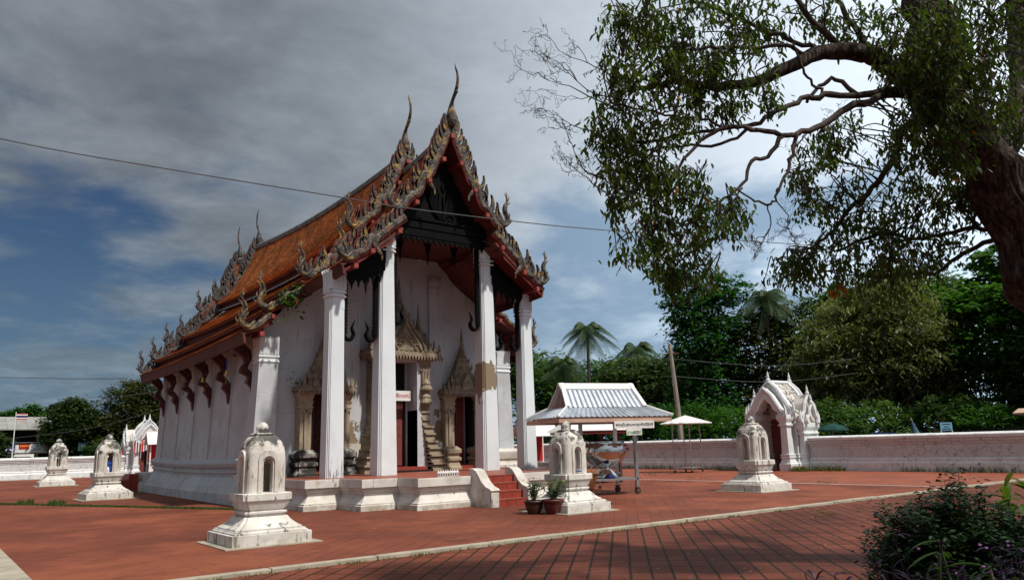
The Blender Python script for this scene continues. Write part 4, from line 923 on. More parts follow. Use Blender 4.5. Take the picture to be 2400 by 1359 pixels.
# ------------------------------------------------------------------ boundary-stone shrines
def arch2(w, h, n=10):         # half width, total height (round-headed), starting at z=0
    return [(-w, 0), (w, 0), (w, h-w)]+[(w*math.cos(math.pi*i/n), h-w+w*math.sin(math.pi*i/n)) for i in range(1, n)]+[(-w, h-w)]
def make_shrine(label, loc, scale, rz=0.):
    t = thing('boundary_shrine', label, 'shrine', loc, rz, 'white boundary stone shrines round the hall', scale)
    MB().stack(sqr, [(.86, -.02), (.86, .018)]).build('footing_slab', m_conc, t)
    b = MB().stack(sqr, [(.71, -.01), (.71, .205)], c1=True)
    b.stack(sqr, [(.655, .206), (.655, .235), (.625, .24), (.625, .262)])
    b.stack(lambda h: redent(h, .13), [(.60, .263), (.60, .285), (.52, .33), (.44, .40), (.40, .455), (.385, .47)])
    b.stack(lambda h: redent(h, .13), [(.345, .471), (.345, .50), (.385, .52), (.385, .555), (.355, .565)])
    b.build('stepped_base', m_sema, t, bevel=.008)
    MB().stack(lambda h: redent(h, .13), [(.345, .566), (.345, .585), (.365, .60), (.41, .71), (.415, .735)]).stack(lambda h: redent(h, .13), [(.435, .736), (.435, .745), (.445, .75), (.445, .865), (.43, .875)]).build('collar', m_sema, t, bevel=.006)
    body = MB().stack(lambda h: rsq(h, .32), [(.355, .876), (.355, 1.2), (.352, 1.45), (.345, 1.58), (.325, 1.68), (.29, 1.77), (.235, 1.85), (.175, 1.905), (.165, 1.91)]).build('domed_body', m_sdome, t, smooth=False)
    body.parent = None
    for ax in ('x', 'y'):
        c = MB().prism([(a, z+.884) for a, z in arch2(.085, .60)], ax, -.6, .6).build('cutter', None)
        boolean(body, c)
    c = MB().stack(sqr, [(.22, .883), (.22, 1.38)]).build('cutter', None); boolean(body, c)
    body.parent = t
    for k in range(4):
        fr = MB(); O = arch2(.185, .76); I = arch2(.112, .64)
        ring = [(a, z+.878) for a, z in O[1:]]+[(a, z+.878) for a, z in [O[0]]]
        n = len(O); pts = []
        oo = O[1:]+[O[0]]; ii = I[1:]+[I[0]]
        vs = []
        for q in (oo, ii): vs += [(a, -.385, z+.878) for a, z in q]
        for q in (oo, ii): vs += [(a, -.335, z+.878) for a, z in q]
        fs = []
        for i in range(n-1):
            fs += [(i, i+1, n+i+1, n+i), (2*n+i, 3*n+i, 3*n+i+1, 2*n+i+1), (i, 2*n+i, 2*n+i+1, i+1), (n+i, n+i+1, 3*n+i+1, 3*n+i)]
        fs += [(0, n, 3*n, 2*n), (n-1, 3*n-1, 4*n-1, 2*n-1)]
        fr.add(vs, fs); fr.xf(Matrix.Rotation(k*math.pi/2, 4, 'Z'))
        fr.build('arch_frame', m_sdome, t, bevel=.008)
    MB().prism([(-.09, .88), (.09, .88), (.115, 1.12), (.05, 1.28), (0, 1.36), (-.05, 1.28), (-.115, 1.12)], 'x', -.025, .025).build('boundary_stone', m_rust, t)
    MB().stack(lambda h: rsq(h, .5), [(.19, 1.905), (.20, 1.92), (.18, 1.935), (.12, 1.945)]).build('dome_cap', m_sdome, t)
    f = MB().lathe([(.105, 1.94), (.115, 1.955), (.10, 1.975), (.11, 2.0), (.118, 2.03), (.10, 2.075), (.06, 2.115), (.025, 2.14), (.004, 2.155)], 24, ribs=6, ra=.10)
    f.build('lotus_finial', m_sdome, t, smooth=True)
    return t
s1 = make_shrine('nearest white shrine with rounded arches standing at the terrace front-left corner', (-7.98, -6.72, 0), 1.0)
s2 = dup(s1, (-.3, -6.5, 0), R(1.5), 'white shrine with blackened dome standing beside two flower pots by the stairs', None, 1.0)
s3 = dup(s1, (8.06, -5.85, 0), R(-2), 'white shrine with black mossy dome standing alone before the arched gate', None, 1.07)
s4 = dup(s1, (-7.1, 12.6, 0), R(1.8), 'white shrine holding blue and white cloth beside the hall side wall', None, 1.13)
s5 = dup(s1, (-6.4, 31.2, 0), R(-1.5), 'smallest far white shrine near the back boundary wall', None, 1.24)
t = thing('cloth_bundle', 'blue and white cloth tucked in the niche of a far shrine', 'cloth', (-7.1, 12.32, 1.0))
MB().lathe([(.085, 0), (.10, .1), (.07, .22), (.08, .3), (.02, .42)], 9, (0, 0, 0), 4, .15).build('bundle', m_blue, t); MB().lathe([(.06, 0), (.07, .1), (.02, .2)], 7, (-.04, -.06, 0)).build('white_fold', m_white, t)
t = thing('offering_cup', 'small blue and white cup inside the niche of the shrine by the pots', 'cup', (-.22, -6.80, .885))
MB().lathe([(.035, 0), (.055, .03), (.06, .09), (.052, .09), (.045, .04)], 14).build('cup_body', m_white, t, smooth=True); MB().lathe([(.0605, .045), (.063, .06), (.0615, .08)], 14).build('blue_band', m_blue, t)
# ------------------------------------------------------------------ boundary walls
WP = [(.30, -.05), (.30, .36), (.29, .385), (.235, .40), (.205, .43), (.20, .50), (.225, .53), (.21, .565), (.15, .58), (.14, .60)]
WP2 = [(.14, .60), (.14, 1.17), (.18, 1.19), (.18, 1.28), (.225, 1.30), (.225, 1.41), (.20, 1.415)]
WP3 = [(.20, 1.415), (.275, 1.425), (.285, 1.545), (.20, 1.60), (.0, 1.63)]
def bwall(label, a, b, x=None, y=None):
    a0, b0 = min(a, b), max(a, b)
    def sec(P, nm, m, par):
        prof = [(-o, z) for o, z in P]+[(o, z) for o, z in reversed(P)]
        n = max(1, int((b0-a0)/2)); rr = []
        for i in range(n+1):
            q = a0+(b0-a0)*i/n
            rr.append([((x+o, q, z) if x is not None else (q, y+o, z)) for o, z in prof])
        return MB().loft(rr).build(nm, m, par)
    t = thing('boundary_wall', label, 'wall')
    sec(WP, 'wall_plinth', m_wcap, t); sec(WP2, 'wall_panel', m_wall, t); sec(WP3, 'wall_coping', m_wcap, t)
bwall('low white wall with cracked panels running right from the arched gate', -30, .86, x=22)
bwall('low white wall between the arched gate and the far court corner', 4.05, 49.8, x=22)
bwall('low white back wall behind the two far shrines', -70, 1.0, y=50.2)
bwall('low white back wall hidden behind the temple hall', 3.9, 21.9, y=50.2)
# ------------------------------------------------------------------ gate
def make_gate(label, loc, rz):
    """passage along local x, wall along local y; front at local x = 0"""
    t = thing('arched_gate', label, 'gate', loc, rz, 'white gabled gates in the boundary wall')
    FT = [(-.34, -.02), (-.34, .30), (-.26, .34), (-.19, .55), (-.17, .60), (-.20, .64), (-.13, .66), (-.13, .70), (-.18, .73), (-.18, .78), (-.10, .80)]
    def post(y0, y1, x0, x1, ztop, nm='gate_post'):
        cx, cy = (x0+x1)/2, (y0+y1)/2; hx, hy = (x1-x0)/2, (y1-y0)/2
        st = lambda e: [(-hx-e, -hy-e), (hx+e, -hy-e), (hx+e, hy+e), (-hx-e, hy+e)]
        mb = MB().stack(st, [(.12, -.02), (.12, .34), (.08, .38), (.03, .52), (.02, .6), (.06, .63), (.06, .68), (.02, .70), (.05, .74), (.05, .80), (.0, .82), (-.03, ztop-.62), (.0, ztop-.58), (.05, ztop-.54), (.05, ztop-.48), (.0, ztop-.46), (.0, ztop-.38), (.05, ztop-.3), (.09, ztop-.2), (.09, ztop-.02), (.04, ztop)], (cx, cy, 0))
        mb.build(nm, m_pl, t)
    for sy in (-1, 1):
        a, b = sorted((sy*.72, sy*1.12)); post(a, b, 0, .45, 2.72)
        a, b = sorted((sy*.78, sy*1.22)); post(a, b, .62, 2.1, 2.80, 'gate_pier')
        a, b = sorted((sy*.72, sy*1.12)); post(a, b, 2.3, 2.75, 2.72)
        a, b = sorted((sy*1.25, sy*1.55)); post(a, b, .75, 1.95, 2.3, 'side_pier')
        # small side gables over the wall
        for o, s, z0 in ((0, 1., 2.3), (.16, .66, 2.3)):
            gp = [(1.35-.62*s, z0), (1.35-.66*s, z0+.35*s), (1.35-.42*s, z0+.55*s), (1.35-.30*s, z0+.95*s), (1.35, z0+1.4*s), (1.35+.30*s, z0+.95*s), (1.35+.42*s, z0+.55*s), (1.35+.66*s, z0+.35*s), (1.35+.62*s, z0)]
            yo = sy*(1.56+o)
            rb = MB().tube([(x, yo, z) for x, z in gp], .085*(.7+.3*s), 6)
            for e in (0, 1):
                p = gp[0] if e == 0 else gp[-1]; sx = -1 if e == 0 else 1
                rb.tube(smooth_path([(p[0]+sx*.02, yo, p[1]), (p[0]+sx*.16*s, yo, p[1]+.12*s), (p[0]+sx*.15*s, yo, p[1]+.42*s), (p[0]+sx*.08*s, yo, p[1]+.62*s)], 4), [.09, .1, .1, .09, .085, .08, .075, .065, .06, .05, .03, .02, .005], 6)
            rb.lathe([(.09, 0), (.1, .08), (.05, .2), (.06, .26), (.005, .5)], 8, (1.35, yo, z0+1.38*s))
            rb.build('side_gable', m_pl, t)
            if o == 0: MB().prism(gp, 'y', min(sy*.9, sy*1.5), max(sy*.9, sy*1.5)).build('side_roof', m_base, t)
    # walls above the posts with a pointed lobed opening
    half = [(1.14, 2.70), (1.22, 2.95), (1.0, 3.15), (.80, 3.45), (.45, 4.0), (0, 4.42)]
    inn = [(.70, 2.70), (.66, 2.92), (.52, 3.0), (.40, 3.12), (.36, 3.3), (0, 3.72)]
    def arch_face(x0, x1, dz, s, nm):
        o = [(y*s, 2.70+(z-2.70)*s+dz) for y, z in half]; i = [(y, 2.70+(z-2.70)*min(s, .98)+dz*.4) for y, z in inn]
        full_o = o+[(-y, z) for y, z in reversed(o[:-1])]; full_i = i+[(-y, z) for y, z in reversed(i[:-1])]
        n = len(full_o); vs = []
        for x in (x0, x1):
            vs += [(x, y, z) for y, z in full_o]+[(x, y, z) for y, z in full_i]
        fs = []
        for k in range(n-1):
            fs += [(k, k+1, n+k+1, n+k), (2*n+k, 3*n+k, 3*n+k+1, 2*n+k+1), (k, 2*n+k, 2*n+k+1, k+1), (n+k, n+k+1, 3*n+k+1, 3*n+k)]
        fs += [(0, n, 3*n, 2*n), (n-1, 3*n-1, 4*n-1, 2*n-1)]
        MB().add(vs, fs).build(nm, m_pl, t)
        rb = MB().tube([(x0-.03, y, z) for y, z in full_o], .085, 6); rb.tube([(x0-.02, y*.86, 2.7+(z-2.7)*.9) for y, z in full_o], .05, 6)
        for e in (-1, 1):
            rb.tube(smooth_path([(x0-.03, e*1.14*s, 2.7+dz), (x0-.03, e*1.32*s, 2.82+dz), (x0-.03, e*1.32*s, 3.12+dz), (x0-.03, e*1.24*s, 3.35+dz)], 4), [.09, .1, .1, .1, .095, .09, .08, .07, .06, .05, .03, .02, .005], 6)
        return rb
    arch_face(.0, .35, -.1, .86, 'front_arch').build('arch_ribs', m_pl, t)
    r = arch_face(.45, .75, .05, 1.0, 'upper_arch'); r.lathe([(.11, 0), (.12, .1), (.06, .2), (.07, .27), (.005, .55)], 8, (.45, 0, 4.42)); r.build('arch_ribs', m_pl, t)
    r = arch_face(2.3, 2.0, .05, 1.0, 'rear_arch'); r.lathe([(.11, 0), (.12, .1), (.06, .2), (.07, .27), (.005, .55)], 8, (2.3, 0, 4.42)); r.build('arch_ribs', m_pl, t)
    rf = MB()
    for sy in (-1, 1): rf.loft([[(.74, sy*y, z), (2.01, sy*y, z), (2.01, sy*y*.9, z-.12), (.74, sy*y*.9, z-.12)] for y, z in ((0, 4.36), (.45, 3.92), (.8, 3.4), (1.15, 2.95), (1.35, 2.78))])
    rf.build('gate_roof', m_sdome, t); MB().tube([(.6, 0, 4.40), (2.2, 0, 4.40)], .1, 8).build('roof_ridge', m_pl, t)
    MB().box(1.5, 1.56, -.8, 0, -.01, 2.55).build('gate_door', m_dark, t); MB().box(1.5, 1.56, .0, .8, -.01, 2.55).build('gate_door', m_doorred, t)
    MB().box(1.45, 1.62, -.80, .80, 2.55, 3.3).build('door_lintel', m_pl, t)
    return t
g1 = make_gate('white arched gate with twin gables and dark red door in the right-hand wall', (20.9, 2.5, 0), 0)
g2 = dup(g1, (2.45, 49.1, 0), R(90), 'far white gate half hidden behind the back corner of the temple')
# ------------------------------------------------------------------ flower cart with big steel bowl
ct = thing('alms_bowl_cart', 'wheeled metal cart with zinc hip roof sheltering a huge steel alms bowl', 'cart', (4.33, -2.75, 0), R(-16))
HA, HB = .95, .64
for sx in (-1, 1):
    for sy in (-1, 1):
        p = MB().box(sx*HA-.05, sx*HA+.05, sy*HB-.05, sy*HB+.05, .22, 2.36).build('post', m_alu, ct, bevel=.006)
        w = MB(); w.tube([(sx*HA, sy*HB-.025, .1), (sx*HA, sy*HB+.025, .1)], .10, 16); wheel = w.build('wheel', m_rubber, ct)
        MB().tube([(sx*HA, sy*HB-.03, .1), (sx*HA, sy*HB+.03, .1)], .065, 12).build('wheel_hub', m_rust, wheel)
        MB().box(sx*HA-.09, sx*HA+.09, sy*HB-.07, sy*HB+.07, .205, .225).box(sx*HA-.045, sx*HA+.045, sy*HB-.045, sy*HB-.033, .08, .21).box(sx*HA-.045, sx*HA+.045, sy*HB+.033, sy*HB+.045, .08, .21).build('caster_fork', m_rust, ct)
MB().box(-HA-.05, HA+.05, -HB-.05, HB+.05, .44, .50).build('shelf', m_alu, ct)
MB().box(-HA+.051, HA-.051, -HB-.03, -HB+.03, 2.2, 2.28).box(-HA+.051, HA-.051, HB-.03, HB+.03, 2.2, 2.28).build('top_rail', m_alu, ct)
# roof: low hipped skirt with a steep gablet on top
A, B_, ZE, AM, BM, ZM, ZR, AR = 2.0, 1.30, 2.37, 1.42, .70, 2.68, 3.42, 1.30
def corr(mb, p0, p1, q0, q1, n, amp=.014):
    """corrugated sheet between edge p0-p1 (low) and q0-q1 (high)"""
    p0, p1, q0, q1 = map(Vector, (p0, p1, q0, q1)); nrm = (p1-p0).cross(q0-p0).normalized()
    if nrm.z < 0: nrm = -nrm
    lo_, hi_ = [], []
    for i in range(n*4+1):
        f = i/(n*4); k = i % 4; o = nrm*(amp*(2.2 if k in (1,) else 0)); lo_.append(p0.lerp(p1, f)+o); hi_.append(q0.lerp(q1, f)+o)
    top = lo_+hi_; m = len(lo_)
    vs = [tuple(v) for v in top]+[tuple(v-nrm*.006) for v in top]; fs = []
    for i in range(m-1): fs += [(i, i+1, m+i+1, m+i), (2*m+i, 3*m+i, 3*m+i+1, 2*m+i+1), (i, 2*m+i, 2*m+i+1, i+1), (m+i, m+i+1, 3*m+i+1, 3*m+i)]
    mb.add(vs, fs)
zr = MB()
for sy in (-1, 1):
    corr(zr, (-A, sy*B_, ZE), (A, sy*B_, ZE), (-AM, sy*BM, ZM), (AM, sy*BM, ZM), 22)
for sx in (-1, 1):
    corr(zr, (sx*A, -B_, ZE), (sx*A, B_, ZE), (sx*AM, -BM, ZM), (sx*AM, BM, ZM), 12)
zr.build('skirt_roof', m_zinc, ct)
up_ = MB()
for sy in (-1, 1): corr(up_, (-AM+.02, sy*(BM-.02), ZM+.01), (AM-.02, sy*(BM-.02), ZM+.01), (-AR, sy*.03, ZR), (AR, sy*.03, ZR), 16)
up_.build('upper_roof', m_zinc, ct)
tr = MB().box(-AR-.06, AR+.06, -.03, .03, ZR-.02, ZR+.06)
for sy in (-1, 1):
    tr.loft([[(-AR-.05, sy*.02, ZR+.05), (AR+.05, sy*.02, ZR+.05), (AR+.05, sy*.16, ZR-.14), (-AR-.05, sy*.16, ZR-.14)], [(-AR-.05, sy*.035, ZR+.07), (AR+.05, sy*.035, ZR+.07), (AR+.05, sy*.18, ZR-.125), (-AR-.05, sy*.18, ZR-.125)]])
    for sx in (-1, 1):
        tr.loft([[(sx*AR, sy*.0, ZR+.05), (sx*(AR-.13), sy*.0, ZR+.05), (sx*(AR-.13), sy*.04, ZR+.08), (sx*AR, sy*.04, ZR+.08)], [(sx*(AM+.02), sy*(BM-.04), ZM+.03), (sx*(AM-.12), sy*(BM-.04), ZM+.03), (sx*(AM-.12), sy*(BM), ZM+.06), (sx*(AM+.02), sy*BM, ZM+.06)]])
        tr.tube([(sx*AM, sy*BM, ZM+.03), (sx*A, sy*B_, ZE+.03)], .045, 6, .5)
tr.build('roof_trim', m_white, ct)
fsx = MB()
for sy in (-1, 1): fsx.box(-A+.05, A-.05, sy*(B_-.05)-.02, sy*(B_-.05)+.02, ZE-.16, ZE-.015)
for sx in (-1, 1): fsx.box(sx*(A-.05)-.018, sx*(A-.05)+.018, -B_+.06, B_-.06, ZE-.155, ZE-.02)
fsx.build('fascia_board', m_fascia, ct)
bowl = thing('alms_bowl', 'huge polished steel alms bowl on a flared foot under the zinc roof', 'bowl', (4.33+.12, -2.75-.1, .503))
bw = MB().lathe([(.44, .0), (.46, .03), (.30, .16), (.20, .26), (.19, .30), (.24, .33), (.42, .42), (.62, .58), (.72, .72), (.745, .80), (.73, .90), (.68, 1.04), (.63, 1.12), (.64, 1.14), (.60, 1.14), (.60, 1.1), (.5, .7), (.05, .6)], 40).build('bowl_body', m_steel, bowl, smooth=True)
bs_ = MB(); rows = []
for z, r_ in ((.84, .752), (1.06, .680)):
    rows.append([(r_*math.cos(a), r_*math.sin(a), z) for a in [R(-78+5*i) for i in range(7)]])
bs_.loft(rows, False, False, False); bs_.build('paper_label', m_white, bowl, fix=False)
text('ขอเชิญ', .11, m_textr, bowl, (.71*math.cos(R(-63)), .71*math.sin(R(-63)), 1.0), (R(72), 0, R(27)))
text('ทำบุญ', .15, m_textr, bowl, (.765*math.cos(R(-63)), .765*math.sin(R(-63)), .89), (R(72), 0, R(27)))
def ctp(x, y, z): q = Matrix.Rotation(R(-16), 3, 'Z') @ Vector((x, y, z)); return (q.x+4.33, q.y-2.75, q.z)
sg_ = thing('name_board', 'long white board with green Thai lettering fixed under the cart roof edge', 'sign', ctp(.58, -1.30, 2.12), R(-16))
MB().box(-.70, .70, -.012, .012, -.115, .115).build('board', m_white, sg_)
text('พระอุโบสถมหาอุดศักดิ์สิทธิ์', .125, m_textg, sg_, (.0, -.016, .0), (R(90), 0, 0))
sg2 = thing('age_board', 'small white board reading 400 years hanging below the long board', 'sign', ctp(.56, -1.30, 1.90), R(-16))
MB().box(-.27, .27, -.012, .012, -.10, .10).build('board', m_white, sg2)
text('อายุ', .14, m_textgr, sg2, (-.14, -.016, -.02), (R(90), 0, 0)); text('400', .15, m_textb, sg2, (.05, -.016, -.02), (R(90), 0, 0)); text('ปี', .14, m_textgr, sg2, (.20, -.016, -.02), (R(90), 0, 0))
t = thing('blue_cloth', 'crumpled dark blue cloth lying on the cart shelf beside the bowl', 'cloth', ctp(.05, -.52, .503), .3)
random.seed(8)
MB().lathe([(.14, 0), (.15, .05), (.11, .10), (.05, .13), (.01, .14)], 14, (0, 0, 0), 5, .22).build('folds', m_navy, t, smooth=True)
# ------------------------------------------------------------------ small round canopy on wheeled stand
cp = thing('wheeled_canopy', 'pale low cone canopy on thin poles and casters before the wall', 'canopy', (18.6, 5.75, 0), R(20))
cn = MB(); nseg = 16
for k in range(nseg):
    a, b = 2*math.pi*k/nseg, 2*math.pi*(k+1)/nseg; m_ = (a+b)/2
    cn.loft([[(1.32*math.cos(a), 1.32*math.sin(a), 2.44), (1.32*math.cos(m_), 1.32*math.sin(m_), 2.47), (1.32*math.cos(b), 1.32*math.sin(b), 2.44), (1.32*math.cos(m_), 1.32*math.sin(m_), 2.42)], [(.03*math.cos(a), .03*math.sin(a), 2.86), (.03*math.cos(m_), .03*math.sin(m_), 2.87), (.03*math.cos(b), .03*math.sin(b), 2.86), (.03*math.cos(m_), .03*math.sin(m_), 2.84)]])
cn.build('canopy_roof', m_white, cp)
for x, y in ((-.78, -.45), (.78, -.45), (-.78, .45), (.78, .45)):
    MB().tube([(x, y, .14), (x, y, 2.5)], .028, 8).build('pole', m_alu, cp)
    MB().tube([(x, y-.03, .07), (x, y+.03, .07)], .07, 12).build('wheel', m_rubber, cp)
MB().box(-.80, .80, -.47, .47, .20, .25).build('shelf', m_alu, cp)
# ------------------------------------------------------------------ small white shelters with louvred gable roofs
def shelter(label, loc, rz, s=1.):
    t = thing('small_shelter', label, 'shelter', loc, rz, 'small white roofed shelters', s)
    for sx in (-1, 1):
        for sy in (-1, 1): MB().box(sx*.62-.04, sx*.62+.04, sy*.5-.04, sy*.5+.04, 0, 2.1).build('post', m_white, t)
    for sy in (-1, 1):
        r = MB()
        for k in range(7):
            z0 = 2.02+.11*k; y0 = .86-.118*k; r.loft([[(-.85, sy*y0, z0), (.85, sy*y0, z0), (.85, sy*(y0-.14), z0+.115), (-.85, sy*(y0-.14), z0+.115)], [(-.85, sy*(y0+.01), z0+.025), (.85, sy*(y0+.01), z0+.025), (.85, sy*(y0-.13), z0+.14), (-.85, sy*(y0-.13), z0+.14)]])
        r.build('slatted_roof', m_white, t)
    MB().box(-.86, .86, -.04, .04, 2.80, 2.88).build('ridge_board', m_white, t)
    for sx in (-1, 1): MB().prism([(-.5, 2.1), (.5, 2.1), (.06, 2.66), (-.06, 2.66)], 'x', sx*.62-.02, sx*.62+.02).build('gable_panel', m_white, t)
    MB().box(-.6, .6, .44, .47, .95, 2.1).build('red_back_panel', m_redc, t); MB().box(-.66, .66, -.54, .54, .82, .90).build('counter', m_white, t)
    MB().box(-.6, .6, -.45, -.42, .05, .82).build('lower_panel', m_white, t)
    return t
h1 = shelter('little white slatted shelter seen between the right-hand temple columns', (8.2, 5.3, 0), R(-12), .95)
h2 = dup(h1, (1.5, 41.5, 0), R(-4), 'little white slatted shelter with red back beside the far gate', None, 1.15)
# ------------------------------------------------------------------ offering pavilion behind the cart
ov = thing('offering_pavilion', 'small pavilion with white slatted hip roof and red eaves behind the cart', 'pavilion', (9.2, 2.9, 0), R(-14))
for sx in (-1, 1):
    for sy in (-1, 1): MB().box(sx*.95-.05, sx*.95+.05, sy*.7-.05, sy*.7+.05, .12, 2.2).build('post', m_maroon, ov); MB().tube([(sx*.95, sy*.7-.03, .08), (sx*.95, sy*.7+.03, .08)], .08, 12).build('wheel', m_rubber, ov)
r = MB()
for k in range(6):
    z0 = 2.08+.085*k; y0 = 1.05-.15*k; x0 = 1.45-.10*k
    for sy in (-1, 1): r.loft([[(-x0, sy*y0, z0), (x0, sy*y0, z0), (x0-.1, sy*(y0-.16), z0+.09), (-x0+.1, sy*(y0-.16), z0+.09)], [(-x0, sy*y0, z0+.025), (x0, sy*y0, z0+.025), (x0-.1, sy*(y0-.16), z0+.115), (-x0+.1, sy*(y0-.16), z0+.115)]])
    for sx in (-1, 1): r.loft([[(sx*x0, -y0, z0), (sx*x0, y0, z0), (sx*(x0-.1), y0-.16, z0+.09), (sx*(x0-.1), -y0+.16, z0+.09)], [(sx*x0, -y0, z0+.022), (sx*x0, y0, z0+.022), (sx*(x0-.1), y0-.16, z0+.112), (sx*(x0-.1), -y0+.16, z0+.112)]])
r.build('slatted_roof', m_white, ov); MB().box(-1.36, 1.36, -1.0, 1.0, 1.96, 2.06).build('red_eave', m_red, ov)
MB().box(-1.0, 1.0, -.75, .75, .35, .41).build('lower_shelf', m_alu, ov); MB().box(-1.0, 1.0, -.75, .75, .98, 1.04).build('table_top', m_alu, ov)
st_ = thing('dark_statue', 'dark seated statue standing on the offering pavilion table', 'statue', (9.35, 2.75, 1.04), R(-30))
MB().lathe([(.34, 0), (.36, .06), (.30, .1), (.33, .16), (.30, .22)], 18, ribs=0).build('pedestal', m_dark, st_)
MB().lathe([(.30, .22), (.31, .30), (.20, .36), (.17, .46), (.20, .58), (.19, .66), (.07, .71), (.06, .74), (.10, .80), (.10, .88), (.06, .93), (.02, 1.02), (.004, 1.06)], 16).build('figure', m_dark, st_, smooth=True)
tb = thing('incense_table', 'low steel table on casters with orange flowers beside the bowl cart', 'table', (6.0, -.2, 0), R(-16))
for sx in (-1, 1):
    for sy in (-1, 1): MB().tube([(sx*.42, sy*.3, .1), (sx*.42, sy*.3, 1.02)], .02, 8).build('leg', m_alu, tb); MB().tube([(sx*.42, sy*.3-.02, .06), (sx*.42, sy*.3+.02, .06)], .06, 10).build('wheel', m_rubber, tb)
MB().box(-.45, .45, -.33, .33, 1.0, 1.03).build('table_top', m_alu, tb); MB().box(-.43, .43, -.31, .31, .34, .37).build('lower_shelf', m_alu, tb)
t = thing('flower_garland', 'orange and yellow flower garland heaped on the steel incense table', 'flowers', (5.95, -.25, 1.03))
g = MB(); random.seed(4)
for i in range(26):
    x, y = random.gauss(0, .09), random.gauss(0, .08); g.lathe([(.004, 0), (.03, .02), (.026, .045), (.004, .055)], 6, (x, y, max(0, .12-.9*math.hypot(x, y))))
g.build('blossoms', m_orange, t)
t = thing('candle_jar', 'tall amber candle jar standing on the low shelf of the incense table', 'jar', (5.85, -.35, .37)); MB().lathe([(.05, 0), (.06, .05), (.06, .24), (.04, .27), (.045, .30)], 12).build('jar_body', m_orange, t, smooth=True)
# ------------------------------------------------------------------ pots and plants
def leaf_cloud(mb, pts, size, asp=.45, droop=.4, up_=None, fold=.15, rnd=random):
    for p in pts:
        p = Vector(p[:3]); a = rnd.uniform(0, 2*math.pi); s = size*rnd.uniform(.65, 1.25)
        d = Vector((math.cos(a), math.sin(a), rnd.uniform(-droop-.35, .35-droop*.3))).normalized()
        if up_: d = (d+Vector(up_)).normalized()
        side = d.cross(Vector((0, 0, 1))); side = side.normalized() if side.length > .01 else Vector((1, 0, 0))
        nn = side.cross(d); side = (side+nn*rnd.uniform(-.5, .5)).normalized()
        w = s*asp*.5
        mb.add([p, p+d*s*.35+side*w, p+d*s*.75+side*w*.7-nn*s*.05, p+d*s-nn*s*.12, p+d*s*.75-side*w*.7-nn*s*.05, p+d*s*.35-side*w], [(0, 1, 2, 3), (0, 3, 4, 5)])
l_pot = leafmat('pot_plant_leaf', (.030, .075, .018), (.07, .14, .035), .25, 4)
def flower_pot(label, loc, m, s, leaf_n, flowers, seed, h=.55):
    rnd = random.Random(seed); t = thing('flower_pot', label, 'potted plant', loc, 0, None, s)
    MB().lathe([(.15, 0), (.19, .06), (.245, .22), (.255, .30), (.285, .31), (.285, .36), (.25, .365), (.24, .30), (.02, .28)], 24).build('pot', m, t, smooth=True)
    st = MB(); lf = []; tips = []
    for k in range(13):
        a = rnd.uniform(0, 6.28); r_ = rnd.uniform(.12, .36); z = rnd.uniform(.55, 1.)*h+.3
        pts = smooth_path([(0, 0, .26), (r_*.4*math.cos(a)+rnd.uniform(-.05, .05), r_*.4*math.sin(a), .3+(z-.3)*.5), (r_*math.cos(a), r_*math.sin(a), z)], 4)
        st.tube(pts, [.022-.0022*i for i in range(len(pts))], 5); tips.append(pts[-1])
        for i in range(leaf_n): q = pts[rnd.randint(3, len(pts)-1)]; lf.append((q.x+rnd.gauss(0, .05), q.y+rnd.gauss(0, .05), q.z+rnd.gauss(0, .05)))
    st.build('stems', m_twig, t)
    L = MB(); leaf_cloud(L, lf, .10, .5, .1, None, .1, rnd); L.build('leaves', l_pot, t, fix=False)
    for m_, n in flowers:
        f = MB()
        for k in range(n):
            q = tips[rnd.randrange(len(tips))]
            for j in range(6):
                a = j*1.047; f.add([(q.x, q.y, q.z+.02), (q.x+.045*math.cos(a-.4), q.y+.045*math.sin(a-.4), q.z+.05), (q.x+.06*math.cos(a), q.y+.06*math.sin(a), q.z+.06), (q.x+.045*math.cos(a+.4), q.y+.045*math.sin(a+.4), q.z+.05)], [(0, 1, 2, 3)])
        f.build('blossoms', m_, t, fix=False)
    return t
m_pink = mat('crimson_blossom', (.40, .02, .04)); m_yb = mat('yellow_blossom', (.55, .38, .03)); m_brownpot = mat('dark_brown_pot', (.060, .026, .018), rough=.45, spec=.4); m_redpot = mat('dark_red_pot', (.10, .022, .020), rough=.5, spec=.4)
flower_pot('dark brown pot with spindly red-flowered shrub, left of the pair by the shrine', (-1.36, -6.45, 0), m_brownpot, .86, 22, [(m_pink, 2)], 21, .62)
flower_pot('dark red pot with crimson and yellow flowers, against the shrine base', (-1.08, -6.82, 0), m_redpot, .92, 24, [(m_pink, 4), (m_yb, 3)], 22, .56)
t = thing('dragon_jar', 'tall ochre glazed jar standing on an upturned pot behind the shrine', 'jar', (1.35, -5.35, .36))
MB().lathe([(.17, 0), (.20, .06), (.275, .28), (.29, .40), (.315, .42), (.315, .47), (.28, .48), (.26, .40), (.02, .38)], 26).build('jar_body', m_jar, t, smooth=True)
t = flower_pot('ochre patterned pot with leafy bush overflowing below the tall jar', (1.32, -5.32, 0), m_jar, .82, 16, [(m_yb, 1)], 25, .38)
t = thing('clay_saucer', 'broken reddish clay saucer on the tiles beside the shrine base', 'saucer', (1.55, -5.85, 0)); MB().lathe([(.14, 0), (.18, .05), (.17, .055), (.12, .015)], 18).build('saucer_body', m_rust, t)
